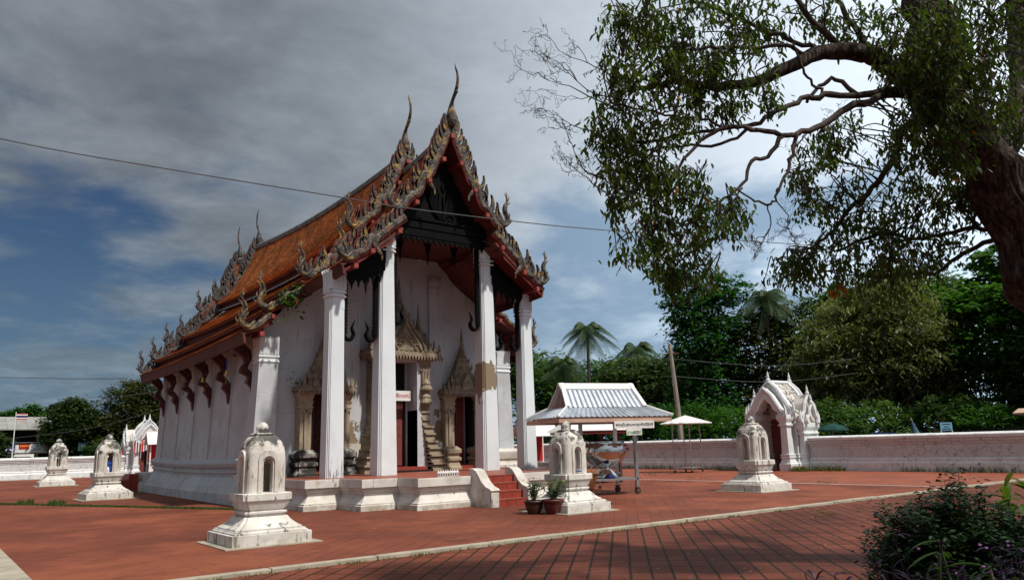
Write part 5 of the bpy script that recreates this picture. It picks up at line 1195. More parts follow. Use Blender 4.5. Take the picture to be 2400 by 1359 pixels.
# ------------------------------------------------------------------ row of little white lanterns on the terrace edge
random.seed(2)
for k in range(9):
    t = thing('toy_chedi', 'tiny white pointed ornament in the row on the terrace edge beside the stairs', 'ornament', (-1.86+.075*k+random.uniform(-.006, .006), -3.02+random.uniform(-.012, .012), FL), 0, 'tiny white ornaments on the terrace edge')
    MB().box(-.032, .032, -.032, .032, 0, .10).build('ornament_body', m_white, t); MB().lathe([(.046, .10), (.03, .13), (.012, .15), (.003, .19)], 6).build('ornament_roof', m_white, t); MB().box(-.018, .018, -.036, -.03, .02, .075).build('ornament_niche', m_dark, t)
# ------------------------------------------------------------------ bells under the left eave
for k, w in enumerate((3.9, 6.5, 8.85, 11.3, 13.8)):
    lab = ('brass bell with blue ribbon below the first eave bracket from the front', 'yellow cloth bell under the second eave bracket from the front', 'dark bell hanging by the third eave bracket from the front', 'dark bell hanging by the fourth eave bracket from the front', 'dark bell hanging near the rearmost eave brackets')[k]
    t = thing('eave_bell', lab, 'bell', (-5.42, w, 4.0), 0, 'bells hung along the left eave')
    MB().lathe([(.004, .17), (.03, .16), (.045, .10), (.05, .03), (.07, 0), (.06, -.005)], 10).build('bell_cup', m_gold if k < 2 else m_rust, t, smooth=True)
    MB().tube([(0, 0, .16), (0, 0, .86)], .006, 5).build('cord', m_wire, t); MB().prism([(-.03, -.14), (.03, -.14), (.045, -.24), (0, -.30), (-.045, -.24)], 'x', -.004, .004).build('clapper', m_yel if k == 1 else m_rust, t)
    if k == 0: MB().box(-.01, .01, -.05, .05, .2, .55).build('ribbon', m_blue, t)
# ------------------------------------------------------------------ pole, wires
pl_ = thing('utility_pole', 'weathered leaning concrete pole among the trees behind the canopy', 'pole', (24.2, 10.85, 0))
MB().tube([(0, 0, -.2), (-.12, .1, 3.8), (-.3, .25, 7.5)], [.17, .15, .115], 10).build('shaft', m_wood, pl_); MB().box(-.34, -.2, .12, .2, 4.9, 7.0).build('conduit', m_alu, pl_)
MB().tube([(-.55, .6, 6.9), (.0, -.2, 6.9)], .035, 6).build('cross_arm', m_rust, pl_)
def wire(label, pts, r=.012, m=None):
    o = MB().tube(smooth_path(pts, 5), r, 5).build('overhead_cable', m or m_wire); tag(o, label, 'cable', 'overhead cables'); return o
wire('long black cable crossing the sky in front of the temple roof', [(-17.3, -1.0, 9.1), (-12.27, -1.69, 8.5), (-9.01, -2.93, 8.06), (-5.43, -4.41, 7.61), (-3.89, -4.71, 7.53), (-.93, -5.35, 7.48), (2.57, -5.51, 7.7), (12.26, -5.37, 8.65), (26.56, -6.25, 9.83)], .014, m_wire2)
wire('grey cable running from the left to the temple back eave corner', [(-15.5, 25.7, 5.5), (-9.91, 26.73, 5.72), (-7.5, 24.5, 5.55), (-5.75, 17.0, 4.98)], .02, m_wire2)
wire('thin cable sagging before the trees left of the hall', [(-6.4, 66, 3.4), (-1, 60, 4.0), (2.6, 56, 5.0), (5.5, 54, 6.2)], .02, m_wire2)
wire('thin cable above the round tree left of the hall', [(-1.4, 66, 7.3), (2.2, 62, 7.2), (5.5, 60, 7.6), (9, 58, 7.3)], .02, m_wire2)
wire('upper thin cable strung from the pole towards the right', [(24.0, 11.1, 6.6), (29, 7.5, 6.0), (33, 4, 6.3)], .016, m_wire2)
wire('lower thin cable strung from the pole towards the right', [(24.05, 11.0, 5.5), (29, 7.5, 5.0), (33, 4, 5.4)], .016, m_wire2)
# ------------------------------------------------------------------ far left: school building, banners, flag
bd = thing('school_building', 'long two-storey building with grey tiled roof and white balcony band', 'building', (-12.4, 78, 0))
m_groof = mat('grey_roof_tile', (.30, .29, .27), var=.15, vs=1, brick=dict(rot=0, w=.9, h=.5, m=.03, var=.25, mc=(.12, .12, .11)))
MB().loft([[(-16, -1.4, 4.66), (11.5, -1.4, 4.66), (11.5, -1.4, 4.54), (-16, -1.4, 4.54)], [(-16, 3.0, 6.1), (11.5, 3.0, 6.1), (11.5, 3.0, 5.98), (-16, 3.0, 5.98)], [(-16, 7, 4.7), (11.5, 7, 4.7), (11.5, 7, 4.58), (-16, 7, 4.58)]]).build('roof', m_groof, bd)
MB().box(-15.8, 11.2, .8, 6.5, -.2, 4.5).build('back_wall', m_dark, bd); MB().box(-15.8, 11.2, -.8, .78, 2.05, 2.2).build('floor_slab', m_conc, bd)
MB().box(-15.8, 11.2, -.92, -.80, 2.16, 3.0).build('balcony_wall', m_white, bd); MB().box(-15.8, 11.2, -.86, -.82, 3.2, 3.26).build('hand_rail', m_alu, bd)
for x in (-14, -10, -6, -2, 2, 6, 9.9): MB().box(x-.12, x+.12, -.78, -.56, -.2, 4.56).build('column', m_wood, bd)
for x0, x1, m_ in ((3.0, 4.6, m_blue), (5.6, 7.2, m_dark), (-1, .6, m_blue)): MB().box(x0, x1, .74, .79, 2.2, 3.7).build('window', m_, bd)
def banner(name, label, x0, x1, z0, z1, m, y=77.05, stripes=()):
    t = thing(name, label, 'banner', ((x0+x1)/2, y, z0)); hw = (x1-x0)/2; H = z1-z0
    MB().box(-hw, hw, -.01, .01, 0, H).build('sheet', m, t)
    for a, b, c, d, mm in stripes: MB().box(-hw+a*2*hw, -hw+b*2*hw, -.018, -.011, c*H, d*H).build('print_block', mm, t)
banner('blue_banner', 'blue banner with white lettering on the balcony at far left', -5.7, -4.55, 2.25, 3.1, m_blue, stripes=[(.15, .85, .55, .8, m_white), (.25, .9, .2, .42, m_white)])
banner('red_banner', 'red banner with pale line on the school balcony', -4.2, -3.25, 2.55, 3.05, m_redc, stripes=[(.1, .9, .55, .75, m_yel)])
banner('white_banner', 'white banner with pale blue roundel on the school balcony', -3.1, -1.9, 2.25, 3.08, m_white, stripes=[(.38, .62, .55, .9, m_sky), (.15, .85, .2, .28, m_blue), (.2, .8, .36, .42, m_blue)])
banner('pink_banner', 'pale pink banner beside the white one on the school balcony', -1.85, -1.1, 2.25, 3.1, mat('pale_pink_cloth', (.55, .40, .40)), stripes=[(.3, .7, .1, .85, mat('rose_cloth', (.38, .22, .2)))])
banner('green_banner', 'pale green and white banner sheet stretched behind the back wall', -5.6, -3.3, .8, 2.0, mat('pale_green_cloth', (.45, .58, .45)), 72, [(0, 1, .62, 1, m_white), (.1, .9, .7, .78, m_textg), (.2, .8, .5, .56, m_textg), (.15, .6, .3, .36, m_textgr)])
banner('sky_banner', 'small sky blue banner beside the palm-like bush', .9, 1.9, 2.2, 3.1, m_sky, 74, [(.3, .7, .2, .8, m_white)])
fp = thing('flag_pole', 'thin white flag pole with a small flag at far left', 'flag pole', (-5.35, 70, 0))
MB().tube([(0, 0, 0), (0, 0, 6.1)], [.06, .035], 8).build('pole', m_white, fp)
fl = MB().box(.04, 1.0, -.01, .01, 5.35, 5.95).build('flag', m_white, fp)
MB().box(.04, 1.0, -.016, .016, 5.55, 5.75).build('blue_stripe', m_navy, fl); MB().box(.04, 1.0, -.015, .015, 5.35, 5.44).build('red_stripe', m_redc, fl); MB().box(.04, 1.0, -.015, .015, 5.86, 5.95).build('red_stripe', m_redc, fl)
for i, (x, y, z, lean, lab) in enumerate(((1.35, 48.9, 1.2, -.35, 'drooping striped flag leaning left on the far gate pier'), (1.75, 48.8, 1.3, .10, 'drooping striped flag standing upright on the far gate pier'))):
    f = thing('wall_flag', lab, 'flag', (x, y, z), 0, 'striped flags on the far gate')
    MB().tube([(0, 0, 0), (lean*.8, 0, 2.2)], .02, 6).build('staff', m_white, f)
    for j, m_ in enumerate((m_redc, m_white, m_navy, m_white, m_redc)):
        x0 = lean*.35+.05+.09*j; MB().box(x0, x0+.088, -.03+.02*(j % 2), .0+.02*(j % 2), .55+.04*j, 1.6-.08*j).build('flag_stripe', m_, f)
for k, (x, m_) in enumerate(((.3, m_yel), (1.6, m_navy), (2.0, m_redc), (3.4, m_redc), (4.0, m_navy))):
    t = thing('bunting_cloth', ('yellow', 'navy', 'red', 'scarlet', 'dark blue')[k]+' cloth bunting hung behind the back wall '+('left of the far shrine', 'near the round tree', 'beside the navy cloth', 'under the right tree', 'rightmost before the hall')[k], 'bunting', (x, 58, 1.5), 0, 'bunting behind the back wall')
    MB().prism([(-.3, 0), (.35, .0), (.28, .55), (-.22, .6)], 'y', -.02, .02).build('cloth', m_, t)
# ------------------------------------------------------------------ right background things
t = thing('notice_board', 'pale blue notice board on white legs above the right-hand wall', 'sign', (32.7, -.88, 0), R(-52))
MB().box(-.30, .30, -.03, .03, 1.75, 2.2).build('board', m_sky, t)
for sx in (-1, 1): MB().box(sx*.28-.03, sx*.28+.03, -.03, .03, 0, 1.745).build('leg', m_white, t)
for z, w in ((2.1, .2), (1.96, .12), (1.84, .2)): MB().box(-w, w, -.036, -.031, z-.018, z+.018).build('text_line', m_textb, t)
cr = thing('parked_car', 'dark blue car mostly hidden behind the right-hand wall', 'car', (31.9, 2.2, 0), R(-52))
MB().stack(lambda h: [(-2.1*h, -.82), (2.1*h, -.82), (2.1*h, .82), (-2.1*h, .82)], [(.96, .3), (1, .5), (1, .8), (.97, .95)]).build('body', m_navy, cr, bevel=.05)
MB().loft([[(-1.5, -.74, .95), (1.1, -.74, .95), (1.1, .74, .95), (-1.5, .74, .95)], [(-.9, -.6, 1.5), (.4, -.6, 1.5), (.4, .6, 1.5), (-.9, .6, 1.5)]]).build('cabin', m_dark, cr, bevel=.04)
MB().box(-.9, .4, -.6, .6, 1.501, 1.72).build('car_roof', m_navy, cr, bevel=.02)
for x in (-1.35, 1.35):
    for sy in (-1, 1): MB().tube([(x, sy*.72, .32), (x, sy*.86, .32)], .32, 16).build('wheel', m_rubber, cr)
t = thing('market_umbrella', 'dark teal canvas umbrella behind the wall beside the gate', 'umbrella', (24.84, 1.30, 0))
MB().lathe([(.78, 1.88), (.77, 1.95), (.5, 2.15), (.04, 2.26), (.02, 2.26), (.4, 2.12), (.75, 1.9)], 16, ribs=8, ra=.03).build('canopy', m_teal, t); MB().tube([(0, 0, 0), (0, 0, 2.25)], .03, 6).build('pole', m_wood, t)
t = thing('folded_umbrella', 'folded blue umbrella leaning beside the tree trunks behind the wall', 'umbrella', (30.3, -.2, 0)); MB().tube([(0, -.4, .6), (.05, -.2, 1.3), (.1, .05, 2.3)], [.05, .26, .03], 8).build('folded_canopy', mat('dull_blue_canvas', (.05, .11, .17)), t); MB().tube([(-.05, -.65, 0), (.12, .12, 2.5)], .025, 6).build('pole', m_wood, t)
t = thing('garden_urn_pair', 'cream stone pedestal with two urns behind the blue notice board', 'pedestal', (36.1, .4, 0), R(-50)); MB().box(-1.0, 1.8, -.3, .3, 0, 1.95).build('plinth', mat('cream_stone', (.45, .36, .25)), t)
for x in (-.4, .45): MB().lathe([(.15, 1.95), (.2, 2.1), (.16, 2.3), (.2, 2.5), (.14, 2.52)], 12, (x, 0, 0)).build('urn', MATS['cream_stone'], t)
t = thing('orange_awning', 'orange and white awning corner at the right edge of the view', 'awning', (31.9, -5.7, 0)); MB().prism([(-.8, 2.45), (.8, 2.35), (.8, 2.42), (0, 2.75), (-.8, 2.52)], 'y', -.8, .8).build('canopy', m_fascia, t); MB().tube([(-.6, 0, 0), (-.6, 0, 2.5)], .03, 6).build('pole', m_white, t)
t = thing('dark_tarpaulin', 'dark tarpaulin roof edge just above the wall at far right', 'tarpaulin', (30.5, -5.2, 0)); MB().prism([(-2.6, 1.66), (2.6, 1.66), (2.6, 1.70), (0, 1.80), (-2.6, 1.74)], 'x', -1, 1).build('sheet', m_dark, t)
for q in (-2, 2.2): MB().tube([(0, q, 0), (0, q, 1.75)], .03, 6).build('pole', m_wood, t)
# ------------------------------------------------------------------ trees
def crown_pts(rnd, blobs, n, sub=.22, shell=.55):
    """leaf positions grouped in sprays spread through (mostly the outer part of) the crown's lobes"""
    tot = sum(b[3]*b[4]*b[5] for b in blobs)**1; out = []; centres = []
    for b in blobs:
        k = max(4, int(2.1*n*(b[3]*b[4]*b[5])/tot/34))
        for _ in range(k):
            v = Vector((rnd.gauss(0, 1), rnd.gauss(0, 1), rnd.gauss(0, 1))).normalized()*(shell+(1.05-shell)*rnd.random()**.6)
            c = Vector((b[0]+v.x*b[3], b[1]+v.y*b[4], b[2]+v.z*b[5])); centres.append((c, Vector(b[:3])))
            r = sub*min(b[3:6])*rnd.uniform(.6, 1.5)
            for _ in range(rnd.randint(20, 48)):
                out.append((c.x+rnd.gauss(0, r), c.y+rnd.gauss(0, r), c.z+rnd.gauss(0, r*.55), r))
    return out, centres
def limbs_mesh(rnd, h0, rt_, blobs, centres, nb=26, lean=(0, 0)):
    mb = MB(); top = Vector((lean[0], lean[1], h0))
    big = max(blobs, key=lambda b: b[5]); tip = Vector((big[0], big[1], big[2]+big[5]*.5))
    tr = smooth_path([(0, 0, -.3), (lean[0]*.4+rnd.uniform(-.1, .1), lean[1]*.4, h0*.5), tuple(top), tuple(tip)], 4)
    mb.tube(tr, [rt_*(1.25 if i == 0 else 1)*(1-.75*i/(len(tr)-1)) for i in range(len(tr))], 8)
    lm = MB()
    for c, bc in rnd.sample(centres, min(nb, len(centres))):
        s = tr[rnd.randint(len(tr)//2, len(tr)-2)]
        if s.z > c.z: s = tr[len(tr)//2]
        m = s.lerp(c, .5)+Vector((rnd.uniform(-.3, .3), rnd.uniform(-.3, .3), rnd.uniform(0, .5)))
        p = smooth_path([s, m, c], 4); lm.tube(p, [rt_*.34*(1-.85*i/(len(p)-1)) for i in range(len(p))], 5)
    return mb, lm
def tree(label, loc, blobs, n, size, m, seed, h0=3., rt_=.22, asp=.5, droop=.3, twigm=None, sub=.15, group='trees beyond the boundary wall', name='leafy_tree', cat='tree', shell=.55, nb=26):
    rnd = random.Random(seed); t = thing(name, label, cat, loc, 0, group)
    pts, cen = crown_pts(rnd, blobs, n, sub, shell)
    tr, lm = limbs_mesh(rnd, h0, rt_, blobs, cen, nb); o = tr.build('trunk', m_trunk, t, smooth=True); lm.build('branches', twigm or m_trunk, o)
    mb = MB(); leaf_cloud(mb, pts, size, asp, droop, None, .1, rnd)
    core = []
    for b in blobs:       # larger inner leaves that close the heart of each lobe
        for _ in range(int(26*(b[3]*b[4]*b[5])**.67)):
            v = Vector((rnd.gauss(0, 1), rnd.gauss(0, 1), rnd.gauss(0, 1))).normalized()*.78*rnd.random()**.4; core.append((b[0]+v.x*b[3], b[1]+v.y*b[4], b[2]+v.z*b[5]))
    leaf_cloud(mb, core, size*2.4, max(asp, .5), droop, None, .1, rnd)
    mb.build('crown', m, t, fix=False)
    return t
L_deep = leafmat('deep_green_leaf', (.012, .048, .013), (.036, .125, .028), .4, .35)
L_olive = leafmat('olive_leaf', (.040, .060, .017), (.17, .19, .075), .42, .4, .4)
L_brown = leafmat('brownish_green_leaf', (.036, .050, .014), (.11, .12, .032), .3, .4, dead=((.20, .05, .015), .985))
L_bright = leafmat('bright_green_leaf', (.016, .058, .009), (.060, .165, .018), .45, .3)
L_mid = leafmat('mid_green_leaf', (.024, .062, .013), (.078, .155, .032), .42, .35)
L_dark = leafmat('dark_green_leaf', (.014, .036, .010), (.042, .082, .018), .35, .3)  # dark green leaf colour for the darkest trees and the far treeline
L_leftd = leafmat('dusty_green_leaf', (.016, .036, .010), (.05, .082, .020), .3, .35)
L_palm = leafmat('palm_leaf', (.020, .050, .012), (.055, .10, .03), .3, .3)
tree('tall dark green column-shaped tree rising behind the leaning pole', (36.5, 19.0, 0), [(0, 0, 8, 2.4, 2.4, 5.4), (-.8, .7, 12.6, 1.9, 1.9, 2.6), (1.6, -1.3, 13.6, 2.6, 2.2, 1.4), (.2, 0, 4.2, 2.6, 2.6, 2.6), (1.2, -1, 10, 1.9, 1.9, 2.2), (-1.4, 1.1, 15, 1.5, 1.5, 1.2), (-2.6, 2.2, 15.6, 1.1, 1.1, .8), (1.9, -1.5, 7.2, 1.6, 1.6, 1.4)], 9500, .36, L_deep, 101, 3.5, .32)
tree('brownish green tree with reddish dead leaves next to the tall dark tree', (41.5, 17.0, 0), [(0, 0, 8.4, 3.2, 3.2, 3.4), (.8, -.6, 11.2, 2.4, 2.4, 1.8), (-.5, .4, 4.6, 3.0, 3.0, 2.6), (2.4, -1.9, 7.2, 2.2, 2.2, 2.4)], 7500, .34, L_brown, 102, 3, .22)
tree('broad olive tree with drooping narrow leaves behind the gate and wall', (39.3, 5.6, 0), [(0, 0, 7.6, 4.7, 4.7, 4.2), (2.2, -1.8, 6.0, 3.2, 3.2, 3.2), (-2.6, 2.0, 6.2, 3.1, 3.1, 3.2), (.4, -.4, 10.8, 3.2, 3.2, 1.9), (1.8, -2.9, 4.2, 2.4, 2.4, 1.8)], 15000, .40, L_olive, 103, 2.2, .28, .26, .75, m_twig, .11, nb=60, shell=.62)
tree('dark tree between the olive tree and the brownish tree', (43.6, 12.8, 0), [(0, 0, 8.4, 3.6, 3.6, 4.2), (-.6, .6, 4.2, 3.2, 3.2, 3.0), (1.5, -1.2, 11.6, 2.6, 2.6, 2)], 7500, .36, L_dark, 104, 2.5, .3)
tree('tall dark tree whose crown tops the olive tree', (49.5, 8.8, 0), [(0, 0, 11.5, 5.6, 5.6, 3.4), (3.5, -3, 12.2, 3.2, 3.2, 2.2), (-4.2, 3.5, 11.4, 3.0, 3.0, 2.0), (0, 0, 7, 5, 5, 4)], 9500, .42, L_mid, 105, 5, .4)
tree('bright green tree at the right edge of the view behind the wall', (42.0, -1.2, 0), [(0, 0, 7.2, 3.3, 3.3, 3.0), (.8, -1, 4.6, 3.0, 3.0, 2.2), (-.6, .6, 9.8, 2.4, 2.4, 1.4)], 7500, .40, L_bright, 106, 2.5, .3)
tree('bright layered crown high above the right-hand trees', (45.8, -1.0, 0), [(0, 0, 13.0, 2.6, 2.6, 1.5), (2.6, -2.4, 12.4, 2.4, 2.4, 1.3), (-1.2, 1.2, 11.4, 2.0, 2.0, .9), (1.5, -1.5, 10.2, 2.6, 2.6, 1.2)], 5200, .40, L_bright, 107, 8, .3)
tree('dark tree filling the far right corner', (40.5, -6.5, 0), [(0, 0, 5.2, 4.2, 4.2, 3.8), (.5, 1, 9.2, 3.6, 3.6, 2.6)], 7000, .40, L_dark, 108, 2.2, .35)
tree('mid green rounded tree right behind the temple columns', (44.5, 48.5, 0), [(0, 0, 8.4, 4.4, 4.4, 3.6), (2.6, -2.2, 5.6, 3.6, 3.6, 3.2), (-2.8, 2.4, 9.4, 3.2, 3.2, 2.4)], 8000, .48, L_mid, 109, 3, .3)
tree('mid green tree below the coconut palms', (46.8, 40.0, 0), [(0, 0, 7.2, 4.4, 4.4, 3.4), (3.2, -2.8, 6.0, 3.8, 3.8, 3.4), (1.4, -1.2, 9.2, 2.8, 2.8, 1.8)], 8000, .44, L_mid, 110, 2.5, .3)
tree('pale mid green tree left of the leaning pole', (41.0, 27.4, 0), [(0, 0, 5.6, 4.2, 4.2, 3.4), (-1.8, 2.2, 7.4, 2.8, 2.8, 2.0), (2.0, -1.6, 7.8, 2.6, 2.6, 2.2)], 9000, .38, leafmat('pale_mid_leaf', (.028, .058, .018), (.085, .125, .045), .3, .4), 111, 2.5, .25)
tree('low shrubby tree behind the zinc cart roof', (30.5, 22.0, 0), [(0, 0, 2.6, 3.0, 3.0, 2.0), (2.5, -2.1, 2.4, 2.4, 2.4, 1.9), (-3.2, 2.6, 2.6, 2.4, 2.4, 1.9)], 6000, .28, L_deep, 112, 1., .15)
tree('low bright bush behind the canopy and pole', (31.5, 12.8, 0), [(0, 0, 2.0, 2.4, 2.4, 1.8), (2.4, -1.9, 2.4, 2.2, 2.2, 1.6), (-1.9, 1.6, 2.2, 2.0, 2.0, 1.7)], 5500, .26, L_bright, 113, .8, .12, name='leafy_bush', cat='bush')
tree('low dark bush behind the gate', (31.5, 5.8, 0), [(0, 0, 1.9, 2.6, 2.6, 1.7), (2.2, -1.9, 2.0, 2.2, 2.2, 1.7)], 4200, .26, L_mid, 114, .8, .12, name='leafy_bush', cat='bush')
tree('small palm-like bush beside the blue notice board', (36.2, -1.6, 0), [(0, 0, 1.9, 1.8, 1.8, 1.3)], 2200, .34, L_bright, 115, .8, .1, .3, .2, name='leafy_bush', cat='bush')
tree('low dark bush behind the right-hand wall', (37.2, .8, 0), [(0, 0, 2.0, 2.6, 2.6, 1.9), (1.6, -2.2, 2.0, 2.4, 2.4, 1.7)], 4000, .30, L_dark, 116, .8, .12, name='leafy_bush', cat='bush')
tree('big round dark tree left of the temple behind the school', (.6, 76, 0), [(0, 0, 4.8, 2.9, 2.9, 3.0), (-.6, -.4, 6.6, 1.8, 1.8, 1.3), (1.9, 0, 3.6, 2.2, 2.2, 2.2)], 7500, .40, L_leftd, 117, 2, .3, group='trees beyond the back wall')
tree('taller olive tree close to the temple back corner', (5.8, 74, 0), [(0, 0, 6.0, 3.0, 3.0, 3.6), (1.6, 0, 8.2, 2.3, 2.3, 1.9), (-1.6, -1, 3.6, 2.4, 2.4, 2.4), (3.4, 0, 5.2, 2.6, 2.6, 3.4)], 8500, .40, leafmat('dry_olive_leaf', (.026, .034, .010), (.075, .088, .022), .3, .35), 118, 2.5, .3, group='trees beyond the back wall')
tree('bushy tree at the far left edge before the school', (-7.0, 72, 0), [(0, 0, 2.4, 1.6, 1.6, 2.1)], 2200, .34, L_leftd, 119, 1, .2, group='trees beyond the back wall')
tree('distant pale tree peeping over the left part of the school roof', (-9.5, 110, 0), [(0, 0, 6.4, 3.6, 2, 1.9), (5, 0, 6.3, 2.4, 2, 1.6)], 2600, .5, L_mid, 120, 3, .2, group='trees beyond the back wall')
tree('distant clump over the school roof beside the flag', (-.5, 108, 0), [(0, 0, 7.0, 3.6, 2, 2.0), (3.6, 0, 6.6, 2.4, 2, 2.0)], 2800, .5, L_bright, 121, 3, .2, group='trees beyond the back wall')
tree('low dark bush under the round tree behind the back wall', (2.6, 66, 0), [(0, 0, 1.6, 2.6, 1.4, 1.5), (3.4, 0, 1.8, 2.2, 1.4, 1.6)], 4000, .28, L_dark, 122, .8, .1, group='trees beyond the back wall', name='leafy_bush', cat='bush')
fm = MB(); rnd = random.Random(77); fp_ = []
for k in range(150):
    f = k/149; x = 70-20*math.sin(f*3.1); y = -45+170*f; h = rnd.uniform(3, 7.5)
    for _ in range(70): fp_.append((x+rnd.gauss(0, 2.5), y+rnd.gauss(0, 2.), abs(rnd.gauss(0, .5))*h))
for k in range(70):
    x = -70+1.9*k; h = rnd.uniform(2, 4.5)
    for _ in range(50): fp_.append((x+rnd.gauss(0, 2), 128+rnd.gauss(0, 2), abs(rnd.gauss(0, .5))*h))
leaf_cloud(fm, fp_, 1.0, .6, .2, None, .1, rnd); tag(fm.build('far_treeline', L_dark, None, fix=False), 'dark continuous line of far trees closing the horizon', 'tree line', None, 'stuff')
# palms
def palm(label, loc, h, r, seed, lean=(0, 0)):
    rnd = random.Random(seed); t = thing('coconut_palm', label, 'palm', loc, 0, 'coconut palms behind the court')
    tr = smooth_path([(0, 0, -.2), (lean[0]*.3, lean[1]*.3, h*.5), (lean[0], lean[1], h)], 5); MB().tube(tr, [.20-.008*i for i in range(len(tr))], 8).build('trunk', m_trunk, t, smooth=True)
    c = Vector((lean[0], lean[1], h))
    for k in range(26):
        a = k*2.4+rnd.uniform(-.2, .2); el = 1.2-2.0*k/25+rnd.uniform(-.1, .1); L = r*rnd.uniform(.85, 1.1)
        d = Vector((math.cos(a)*math.cos(el), math.sin(a)*math.cos(el), math.sin(el))); sp = []
        for i in range(15):
            f = i/14; sp.append(c+d*L*f+Vector((0, 0, -1))*L*(.85 if el > 0 else .45)*f*f)
        mb = MB().tube(sp, [.035*(1-f/16) for f in range(15)], 4)
        for i in range(2, 15):
            tng = (sp[i]-sp[i-1]).normalized(); sd = tng.cross(Vector((0, 0, 1))).normalized()
            for s in (-1, 1):
                for q in (0, .5):
                    p = sp[i-1].lerp(sp[i], q); ll = L*.34*math.sin(math.pi*min(.97, (i+q)/15*.85+.12)); e = (sd*s*.75+tng*.55+Vector((0, 0, -.55))).normalized()
                    w = tng*.032*r/2.9; mb.add([p-w, p+w, p+e*ll*.6+w*.8, p+e*ll, p+e*ll*.6-w*.8], [(0, 1, 2, 3, 4)])
        mb.build('frond', L_palm, t, fix=False)
    return t
palm('tallest coconut palm standing against open sky right of the hall', (38.2, 34.0, 0), 12.4, 3.4, 201, (.2, .1))
palm('lower coconut palm just left of the tallest one', (39.8, 38.9, 0), 9.6, 3.4, 202, (-.3, .2))
palm('short coconut palm with wide fronds right of the tallest one', (44.0, 33.2, 0), 10.6, 3.6, 203, (.3, 0))
palm('coconut palm half hidden between the dark and brownish trees', (40.2, 15.0, 0), 12.6, 2.9, 204, (0, 0))
# ------------------------------------------------------------------ the great tree
L_great = leafmat('great_tree_leaf', (.026, .056, .010), (.085, .125, .022), .42, 1.2, .38, dead=((.35, .10, .01), .9965))
gt = thing('great_tree', 'huge old tree with leaning dark trunk and long limbs spreading over the court', 'tree', (0, 0, 0))
rnd = random.Random(5)
def jag(p, n, a):
    q = smooth_path(p, n); return [v+Vector((rnd.gauss(0, a), rnd.gauss(0, a), rnd.gauss(0, a))) if 0 < i < len(q)-1 else v for i, v in enumerate(q)]
trunk_o = None; nodes = []; right_v = turn(1, 0, 0); deep_v = turn(0, 1, 0)
for k, pts, r0, r1 in LIMBS:
    q = jag(pts, 4, .012 if k != 'trunk' else .03); n = len(q)
    rad = [r0+(r1-r0)*(i/(n-1))**.8 for i in range(n)]
    rad = [x*(1+rnd.uniform(-.07, .09)) for x in rad]
    if k == 'trunk':
        from mathutils import noise as mn
        qq = smooth_path([tuple(v) for v in q], 5); nq = len(qq); rings = []
        for i, v in enumerate(qq):
            f = i/(nq-1); r_ = r0+(r1-r0)*f**.8; ring = []
            for j in range(72):
                a = 2*math.pi*j/72; nv = 1.3*mn.noise(Vector((math.cos(a)*7.5, math.sin(a)*7.5, v.z*1.1)))+.6*mn.noise(Vector((math.cos(a)*12, math.sin(a)*12, v.z*2.2)))
                big = mn.noise(Vector((math.cos(a)*1.2, math.sin(a)*1.2, v.z*.5+4)))
                ring.append(v+(right_v*math.cos(a)+deep_v*math.sin(a))*r_*(1+.16*big-.11*abs(nv)))
            rings.append(ring)
        trunk_o = MB().loft(rings).build('trunk', m_bark, gt)
    mb = MB().tube(q, rad, 9)
    if k == 'trunk': pass
    else: mb.build('limb', m_bark if r0 > .1 else m_bark2, gt, smooth=True)
    if k != 'trunk': nodes += [(v, x) for v, x in zip(q, rad)]
    else: nodes += [(v, x) for v, x in zip(q, rad) if v.z > 4]
tw = MB(); lf = []
for c, rx, rz, n in CLUMPS:
    c = Vector(c)
    near = sorted(nodes, key=lambda v: (v[0]-c).length+v[1]*2)[:5]
    k = max(4, n//11); own = []
    right_ = turn(1, 0, 0); deep = turn(0, 1, 0)
    for _ in range(k):
        v = Vector((rnd.gauss(0, 1), rnd.gauss(0, 1), rnd.gauss(0, 1))).normalized()*rnd.random()**.45
        tip = c+right_*v.x*rx*1.12+deep*v.y*max(rx, rz)*1.4+Vector((0, 0, v.z*rz*1.1))
        s = rnd.choice(near)[0] if len(own) < 6 or rnd.random() < .15 else min(rnd.sample(own, min(len(own), 12)), key=lambda q: (q-tip).length)
        md = s.lerp(tip, .55)+Vector((rnd.gauss(0, .07), rnd.gauss(0, .07), .10+rnd.gauss(0, .07)))
        p = smooth_path([s, md, tip, tip+Vector((rnd.gauss(0, .05), rnd.gauss(0, .05), -.14))], 4); m = len(p)
        own += [p[m//2], p[m//2+1], p[-3]]
        tw.tube(p, [max(.0032, .011*(1-.8*i/(m-1))) for i in range(m)], 4)
        for _ in range(22):
            i = m-1-int(abs(rnd.gauss(0, 3.4))) if m > 3 else m-1; i = max(m//3, min(m-1, i)); b = p[i]
            lf.append((b.x+rnd.gauss(0, .06), b.y+rnd.gauss(0, .06), b.z+rnd.gauss(0, .05)))
tw.build('twigs', m_bark2, gt)
lm_ = MB(); leaf_cloud(lm_, lf, .094, .34, .75, (0, 0, -.5), .2, rnd); lm_.build('crown', L_great, gt, fix=False)
for a, b in BARE:
    a, b = Vector(a), Vector(b); bt = MB()
    def grow(p, q, r, lv):
        md = p.lerp(q, .5)+Vector((rnd.gauss(0, .05), rnd.gauss(0, .05), rnd.gauss(0, .06)))
        pp = jag([p, md, q], 4, .012); bt.tube(pp, [max(.0022, r*(1-.7*i/(len(pp)-1))) for i in range(len(pp))], 4)
        if lv < 3:
            for _ in range(3 if lv < 2 else 2):
                s = pp[rnd.randint(2, len(pp)-1)]; d = (q-p)*rnd.uniform(.3, .6)
                d = Matrix.Rotation(rnd.uniform(-1, 1), 3, Vector((rnd.gauss(0, 1), rnd.gauss(0, 1), rnd.gauss(0, 1))).normalized()) @ d
                grow(s, s+d, r*.55, lv+1)
    grow(a, b, .010, 0); bt.build('bare_twig', m_bark2, gt)
